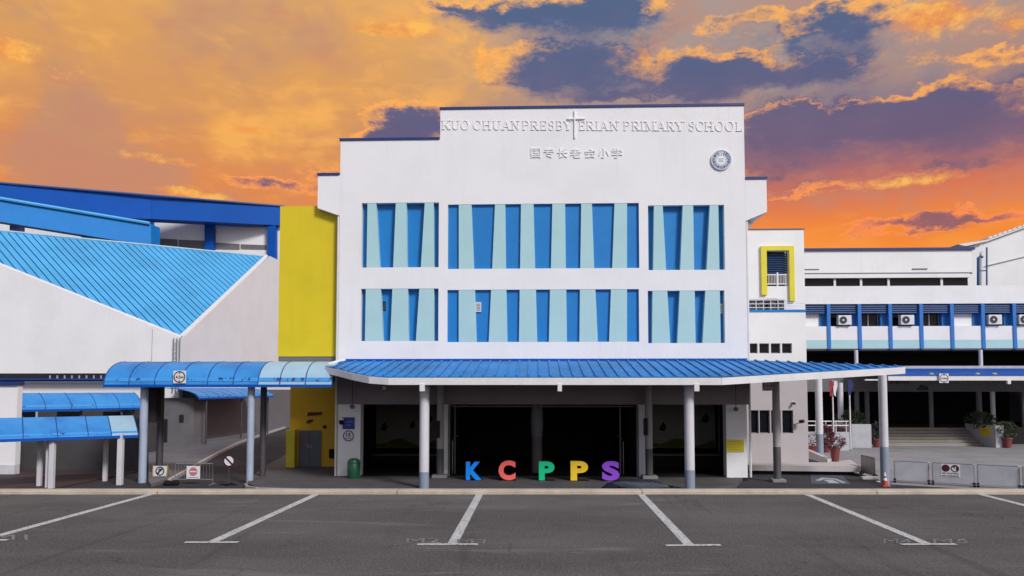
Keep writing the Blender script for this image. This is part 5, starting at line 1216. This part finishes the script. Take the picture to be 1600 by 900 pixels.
# ------------------------------------------------------------------ mobile barricades
def barricade(a, b, label, pm='panelgrey', h=None, sign=False):
    p, q = Vector(XY(*a, G0)), Vector(XY(*b, G0)); L = (q - p).length; d = (q - p) / L
    ang = math.atan2(d.y, d.x); h = h or 0.96
    t = thing('barricade', label, 'barricade', (p.x, p.y, G0), 'mobile barricades by the right hand forecourt')
    zb = G0; X0, Y0 = p.x, p.y
    obj('frame', MB().tube([(X0 + 0.03, Y0, zb + 0.12), (X0 + 0.03, Y0, zb + h), (X0 + 0.05, Y0, zb + h + 0.02), (X0 + L - 0.05, Y0, zb + h + 0.02), (X0 + L - 0.03, Y0, zb + h), (X0 + L - 0.03, Y0, zb + 0.12), (X0 + 0.03, Y0, zb + 0.12)], 0.024, 8), M['steel'] if pm == 'panelgrey' else M['dado'], t, smooth=True)
    obj('panel', MB().box(X0 + 0.06, X0 + L - 0.06, Y0 - 0.012, Y0 + 0.012, zb + 0.13, zb + h - 0.005), M[pm], t)
    for xx in (X0 + 0.03, X0 + L - 0.03):
        w = obj('wheel', MB().cyl((xx - 0.05, Y0, zb + 0.10), (xx + 0.05, Y0, zb + 0.10), 0.10, n=16), M['black'], t, smooth=True)
        obj('hub', MB().cyl((xx - 0.055, Y0, zb + 0.10), (xx + 0.055, Y0, zb + 0.10), 0.03, n=10), M['steel'], w, smooth=True)
        obj('foot_bar', MB().box(xx - 0.02, xx + 0.02, Y0 - 0.22, Y0 + 0.22, zb + 0.10, zb + 0.13), M['steel'], t)
    if sign:
        cx = X0 + L * 0.44; w = 0.36
        s_ = obj('sign_plate', MB().box(cx - w, cx + w, Y0 - 0.022, Y0 - 0.0125, zb + 0.38, zb + 0.94), M['signwhite'], t)
        for k in (-1, 1):
            obj('sign_disc', MB().ringy(cx + k * 0.175, zb + 0.76, 0, 0.155, Y0 - 0.028, Y0 - 0.0225, n=24), M['maroon'], s_)
        obj('disc_mark', MB().ringy(cx + 0.175, zb + 0.76, 0.03, 0.115, Y0 - 0.032, Y0 - 0.0285, 150, 300, 16).box(cx + 0.17, cx + 0.21, Y0 - 0.033, Y0 - 0.0285, zb + 0.74, zb + 0.84), M['signwhite'], s_)
        for i, tx_ in enumerate(('NO WAITING', 'NO PARKING')):
            mb = MB(); text_xz(mb, tx_, cx - 0.31, cx + 0.31, zb + 0.51 - i * 0.11, zb + 0.575 - i * 0.11, Y0 - 0.028, 0.005, 0.01); obj('lettering', mb, M['ink'], s_)
    t.rotation_euler = (0, 0, ang)
barricade((1397, 754), (1453, 757), 'plain grey barricade standing next to the traffic cone')
barricade((1456.5, 757.5), (1524, 761.5), 'grey barricade carrying a white sign with two dark discs', sign=True)
barricade((1527, 761.5), (1595, 765.5), 'plain grey barricade to the right of the signed barricade')
barricade((1598, 766), (1668, 770), 'grey barricade cut off by the right picture edge')
barricade((1346, 741), (1368, 747.5), 'short beige barricade standing alone beside the link plinth', 'panelbeige', 0.92)
x, y = XY(1358, 750, G0)
t = thing('concrete_block', 'low pale concrete block at the foot of the beige barricade', 'block', (x, y, G0)); obj('block', MB().box(x - 0.35, x + 0.4, y - 0.12, y + 0.12, G0 + 0.007, G0 + 0.16), M['plinth'], t, bevel=0.02); obj('yellow_edge', MB().box(x - 0.33, x + 0.38, y - 0.135, y - 0.122, G0 + 0.03, G0 + 0.08), M['kerbgrey'], t)
x, y = XY(1383, 760, G0)
t = thing('traffic_cone', 'orange red traffic cone with white bands at a column foot', 'cone', (x, y, G0))
z = G0 + 0.006; H_ = 0.56
obj('base', MB().box(x - 0.17, x + 0.17, y - 0.17, y + 0.17, z, z + 0.04), M['cone'], t, bevel=0.01)
rr = lambda f: 0.13 - 0.105 * f
for nm, f0, f1, m in (('cone_body', 0, 0.38, 'cone'), ('white_band', 0.38, 0.58, 'signwhite'), ('cone_body', 0.58, 0.72, 'cone'), ('white_band', 0.72, 0.98, 'signwhite')):
    obj(nm, MB().lathe([(rr(f0), z + 0.04 + H_ * f0), (rr(f1), z + 0.04 + H_ * f1)], x, y, 18), M[m], t, smooth=True)

# ------------------------------------------------------------------ plants
def leaves(n, c, r, size, seed, shell=0.55):
    rg = random.Random(seed); mb = MB()
    while n:
        v = Vector((rg.uniform(-1, 1), rg.uniform(-1, 1), rg.uniform(-1, 1)))
        if v.length > 1 or (v.length < shell and rg.random() < 0.7): continue
        n -= 1
        p = Vector((c[0] + v.x * r[0], c[1] + v.y * r[1], c[2] + v.z * r[2]))
        d = (v.normalized() + Vector((rg.uniform(-.7, .7), rg.uniform(-.7, .7), rg.uniform(-.5, .9)))).normalized()
        s_ = d.cross(Vector((rg.uniform(-1, 1), rg.uniform(-1, 1), rg.uniform(-1, 1)))).normalized()
        up = d.cross(s_); L = size * rg.uniform(0.7, 1.3)
        mb.add([p, p + d * L * 0.5 + s_ * L * 0.24 + up * L * 0.06, p + d * L - up * L * 0.1, p + d * L * 0.5 - s_ * L * 0.24 + up * L * 0.06, p + d * L * 0.5], [(0, 1, 4), (1, 2, 4), (2, 3, 4), (3, 0, 4)])
    return mb
def pot_plant(px, py, z, pw, ph, cw, chh, leaf, label, seed, n=260, ls=0.16, lift=0.0):
    x, y = XY(px, py, z); u = y / F_PX
    t = thing('potted_plant', label, 'potted plant', (x, y, z), 'potted plants on the forecourt')
    R_ = pw * u / 2; H_ = ph * u
    po = obj('pot', MB().lathe([(R_ * 0.7, z), (R_ * 0.95, z + H_ * 0.82), (R_ * 1.08, z + H_ * 0.84), (R_ * 1.08, z + H_), (R_ * 0.9, z + H_)], x, y, 18), M['pot'], t, smooth=True)
    cz = z + H_ + lift * u + chh * u / 2
    for k in range(4):
        an = k * 1.7 + seed; obj('stem', MB().tube([(x, y, z + H_ - 0.03), (x + 0.08 * math.cos(an), y + 0.08 * math.sin(an), (z + H_ + cz) / 2), (x + cw * u * 0.25 * math.cos(an), y + cw * u * 0.25 * math.sin(an), cz)], 0.018, 5), M['stem'], t)
    obj('foliage', leaves(n, (x, y, cz), (cw * u / 2, cw * u / 2, chh * u / 2), ls, seed), M[leaf], t)
pot_plant(1305, 721, zP2, 15, 21, 26, 16, 'leafred', 'maroon leafed plant in a red pot on the plinth end', 3, 260, 0.15)
pot_plant(1269, 706, zP2, 15, 9, 20, 20, 'leafred', 'spindly maroon plant in a low trough beside the link block', 5, 90, 0.14)
pot_plant(1290, 707, G0, 15, 12, 22, 28, 'leafred', 'bushy maroon plant behind the first column right of the link block', 8, 520, 0.24)
pot_plant(1311, 703, G0, 14, 10, 22, 22, 'leafred', 'maroon plant beside the flagpoles', 11, 420, 0.22)
pot_plant(1370, 699, G0, 13, 13, 17, 24, 'leafblue', 'dusky green plant in a red pot left of the steps', 14, 260, 0.2)
pot_plant(1574, 700, G0, 14, 16, 25, 24, 'leafdark', 'round clipped green shrub in a red pot right of the steps', 17, 600, 0.16)
def planter(a, b, Y, depth, zt_, label, seed, top_r):
    xa, xb = XZ(a, 690, Y)[0], XZ(b, 690, Y)[0]
    t = thing('planter_wall', label, 'planter', ((xa + xb) / 2, Y, G0), 'planters flanking the steps')
    z1 = XZ(a, zt_, Y)[1]
    obj('wall', MB().box(xa, xb, Y, Y + depth, G0, z1), M['panelgrey'], t, bevel=0.02)
    obj('soil', MB().box(xa + 0.12, xb - 0.12, Y + 0.12, Y + depth - 0.12, z1 - 0.02, z1 + 0.02), M['stem'], t)
    obj('foliage', leaves(500, ((xa + xb) / 2 + top_r, Y + depth * 0.55, z1 + 0.3), ((xb - xa) * 0.55, depth * 0.5, 0.55), 0.24, seed), M['leafdark'], t)
    return z1
planter(1331, 1362, 54.0, 3.6, 663, 'grey planter wall with dark shrubs left of the steps', 21, 0.0)
planter(1556, 1569, 54.4, 3.8, 665, 'grey planter wall with yellow notice right of the steps', 22, -0.1)
Y = 54.4; xs_ = XZ(1556, 690, Y)[0] - 0.004
t = thing('yellow_notice', 'small yellow notice on the planter wall right of the steps', 'sign', (xs_, 55.4, -1.2))
ya = 55.0; yb = 56.2
obj('board', MB().box(xs_ - 0.02, xs_, ya, yb, -1.85, -1.15), M['noticeyellow'], t)
obj('text_lines', MB().box(xs_ - 0.026, xs_ - 0.0205, ya + 0.2, yb - 0.2, -1.4, -1.36).box(xs_ - 0.026, xs_ - 0.0205, ya + 0.2, yb - 0.3, -1.55, -1.51), M['kerbpaint'], t)

# ------------------------------------------------------------------ flagpoles, railing
def flagpole(px, pyb, ytop, cols, label, fy0, fy1, w):
    x, y = XY(px, pyb, G0); zt_ = XZ(px, ytop, y)[1]; u = y / F_PX
    t = thing('flagpole', label, 'flagpole', (x, y, G0), 'flagpoles beside the forecourt')
    obj('pole', MB().cyl((x, y, G0), (x, y, zt_), 0.055, 0.04, 12), M['signwhite'], t, smooth=True)
    obj('foot', MB().lathe([(0.16, G0), (0.16, G0 + 0.05), (0.07, G0 + 0.12)], x, y, 14), M['concrete'], t, smooth=True)
    z0, z1 = XZ(px, fy1, y)[1], XZ(px, fy0, y)[1]
    for i, c in enumerate(cols):
        vs, fs = [], []; n = 8; off = (i - (len(cols) - 1) / 2) * w * u
        for k in range(n + 1):
            f = k / n; zz = z1 + (z0 - z1) * f; sw_ = 0.08 * math.sin(f * 5 + i) * (1 - f * 0.3)
            wd = w * u * (0.55 - 0.35 * abs(f - 0.35))
            for s_ in (-1, 1):
                for dy in (-0.03, 0.03): vs.append((x + off + sw_ * 0.6 + s_ * wd, y - 0.09 - 0.06 * i + dy + 0.05 * math.cos(f * 6 + s_), zz - (0.12 if s_ * (1 if i else -1) > 0 else 0) * f))
        for k in range(n):
            b_ = k * 4; c_ = b_ + 4
            fs += [(b_, b_ + 1, c_ + 1, c_), (b_ + 2, c_ + 2, c_ + 3, b_ + 3), (b_, c_, c_ + 2, b_ + 2), (b_ + 1, b_ + 3, c_ + 3, c_ + 1)]
        fs += [(0, 2, 3, 1), (n * 4, n * 4 + 1, n * 4 + 3, n * 4 + 2)]
        obj('flag', MB().add(vs, fs), M[c], t, smooth=True)
flagpole(1303, 704, 594, ('flagred', 'flagwhite'), 'white flagpole with hanging red and white flag', 595, 617, 5.0)
flagpole(1329.5, 704, 596, ('flagblue',), 'white flagpole with hanging dark blue flag', 594, 616, 7.0)
Y = 51.5
t = thing('ramp_railing', 'white ramp railing on a low wall behind the link block', 'railing', (XZ(1295, 690, Y)[0], Y, G0))
xa, xb = XZ(1255, 670, Y)[0], XZ(1328, 670, Y)[0]; Zy = lambda y: XZ(1290, y, Y)[1]
obj('low_wall', MB().box(xa, xb, Y + 0.1, Y + 0.35, G0, Zy(675)), M['panelgrey'], t)
for y in (658.5, 665): obj('rail', MB().tube([(xa, Y + 0.2, Zy(y)), (xb, Y + 0.2, Zy(y))], 0.035, 8), M['trim'], t, smooth=True)
for px in (1262, 1276, 1292, 1308, 1324): x = XZ(px, 665, Y)[0]; obj('rail_post', MB().cyl((x, Y + 0.2, Zy(675)), (x, Y + 0.2, Zy(658)), 0.03, n=8), M['trim'], t, smooth=True)
# bicycle rack on the far driveway kerb, white bollards
for i in range(5):
    px = 418 + i * 8; x, y = XY(px, 667 - i * 0.8, ZP)
    t = thing('bollard', ('nearest dark bollard', 'second dark bollard', 'third dark bollard', 'fourth dark bollard', 'farthest dark bollard')[i] + ' on the driveway kerb beyond the walkway', 'bollard', (x, y, ZP), 'bollards along the driveway')
    obj('post', MB().cyl((x, y, ZP), (x, y, ZP + 0.85), 0.12, n=10), M['greypost'], t, smooth=True); obj('cap', MB().cyl((x, y, ZP + 0.852), (x, y, ZP + 0.92), 0.15, n=10), M['steel'], t, smooth=True)

# lamps on the right hand canopy
for px, lab in ((1455, 'leftmost small floodlight on the right hand canopy roof'), (1527, 'middle small floodlight on the right hand canopy roof'), (1553.5, 'rightmost small floodlight on the right hand canopy roof')):
    Y = YC + 0.6; x, z = XZ(px, 586.5, Y)
    t = thing('floodlight', lab, 'lamp', (x, Y, z), 'floodlights on the canopy roof')
    obj('housing', MB().lathe([(0.05, z - 0.02), (0.14, z + 0.04), (0.12, z + 0.13), (0.04, z + 0.17)], x, Y, 12), M['trim'], t, smooth=True)
    obj('lens', MB().ringy(x, z + 0.08, 0, 0.09, Y - 0.16, Y - 0.10, n=12), M['yellow2'], t)
    obj('bracket', MB().box(x - 0.03, x + 0.03, Y - 0.05, Y + 0.2, z - 0.06, z), M['steel'], t)

# ------------------------------------------------------------------ dark car parked below the kerb
def car(cx, cy, rot, label):
    t = thing('parked_car', label, 'car', (0, 0, 0))
    # stations along the length: y, half width low, belt height, roof half width, roof height
    st = [(-2.05, 0.70, 0.62, 0.60, 0.66), (-1.9, 0.80, 0.78, 0.66, 0.86), (-1.15, 0.84, 0.90, 0.70, 0.98), (-0.55, 0.85, 0.93, 0.58, 1.40), (0.0, 0.85, 0.94, 0.60, 1.50), (0.8, 0.85, 0.94, 0.59, 1.50), (1.45, 0.84, 0.93, 0.56, 1.36), (1.95, 0.80, 0.90, 0.66, 0.98), (2.08, 0.72, 0.70, 0.60, 0.74)]
    vs, fs = [], []
    for y, w, bz, rw, rz in st:
        half = [(w * 0.9, 0.24), (w, 0.42), (w, bz), (rw + (w - rw) * 0.35, bz + (rz - bz) * 0.55), (rw, rz - 0.03), (rw * 0.45, rz)]
        vs += [(x, y, z) for x, z in half] + [(-x, y, z) for x, z in reversed(half)]
    m = 12
    for i in range(len(st) - 1):
        fs += [(i * m + k, i * m + (k + 1) % m, (i + 1) * m + (k + 1) % m, (i + 1) * m + k) for k in range(m)]
    fs += [tuple(range(m)), tuple(range(len(st) * m - 1, (len(st) - 1) * m - 1, -1))]
    b = obj('body', MB().add(vs, fs), M['carpaint'], t, smooth=True)
    sub = b.modifiers.new('round', 'SUBSURF'); sub.levels = sub.render_levels = 2
    for s_ in (-1, 1):
        for y0, y1 in ((-0.45, 0.3), (0.36, 1.15)):
            obj('side_window', MB().add([(s_ * (0.85 - 0.005), y0 - 0.1, 0.99), (s_ * 0.85, y1, 0.99), (s_ * 0.70, y1 - 0.05, 1.36), (s_ * 0.70, y0 + 0.12, 1.36), (s_ * 0.82, y0 - 0.1, 0.99), (s_ * 0.82, y1, 0.99), (s_ * 0.67, y1 - 0.05, 1.36), (s_ * 0.67, y0 + 0.12, 1.36)], [(0, 1, 2, 3), (7, 6, 5, 4), (0, 4, 5, 1), (1, 5, 6, 2), (2, 6, 7, 3), (3, 7, 4, 0)]), M['glass'], t)
        for y in (-1.3, 1.28):
            w = obj('wheel', MB().cyl((s_ * 0.66, y, 0.31), (s_ * 0.87, y, 0.31), 0.31, n=24), M['black'], t, smooth=True)
            obj('rim', MB().cyl((s_ * 0.80, y, 0.31), (s_ * 0.88, y, 0.31), 0.19, n=16), M['steel'], w, smooth=True)
        obj('headlight', MB().box(s_ * 0.62 - 0.14, s_ * 0.62 + 0.14, -2.06, -1.94, 0.62, 0.74), M['signwhite'], t, bevel=0.03)
    obj('windscreen', MB().add([(-0.66, -1.12, 1.0), (0.66, -1.12, 1.0), (0.54, -0.60, 1.38), (-0.54, -0.60, 1.38), (-0.66, -1.09, 0.96), (0.66, -1.09, 0.96), (0.54, -0.57, 1.34), (-0.54, -0.57, 1.34)], [(0, 1, 2, 3), (7, 6, 5, 4), (0, 4, 5, 1), (1, 5, 6, 2), (2, 6, 7, 3), (3, 7, 4, 0)]), M['glass'], t)
    t.location = (cx, cy, G0); t.rotation_euler = (0, 0, rot)
x, z = XZ(1010, 752, 22.0)
car(x, 22.0, rad(24), 'dark blue grey car parked below the kerb, only its roof showing')
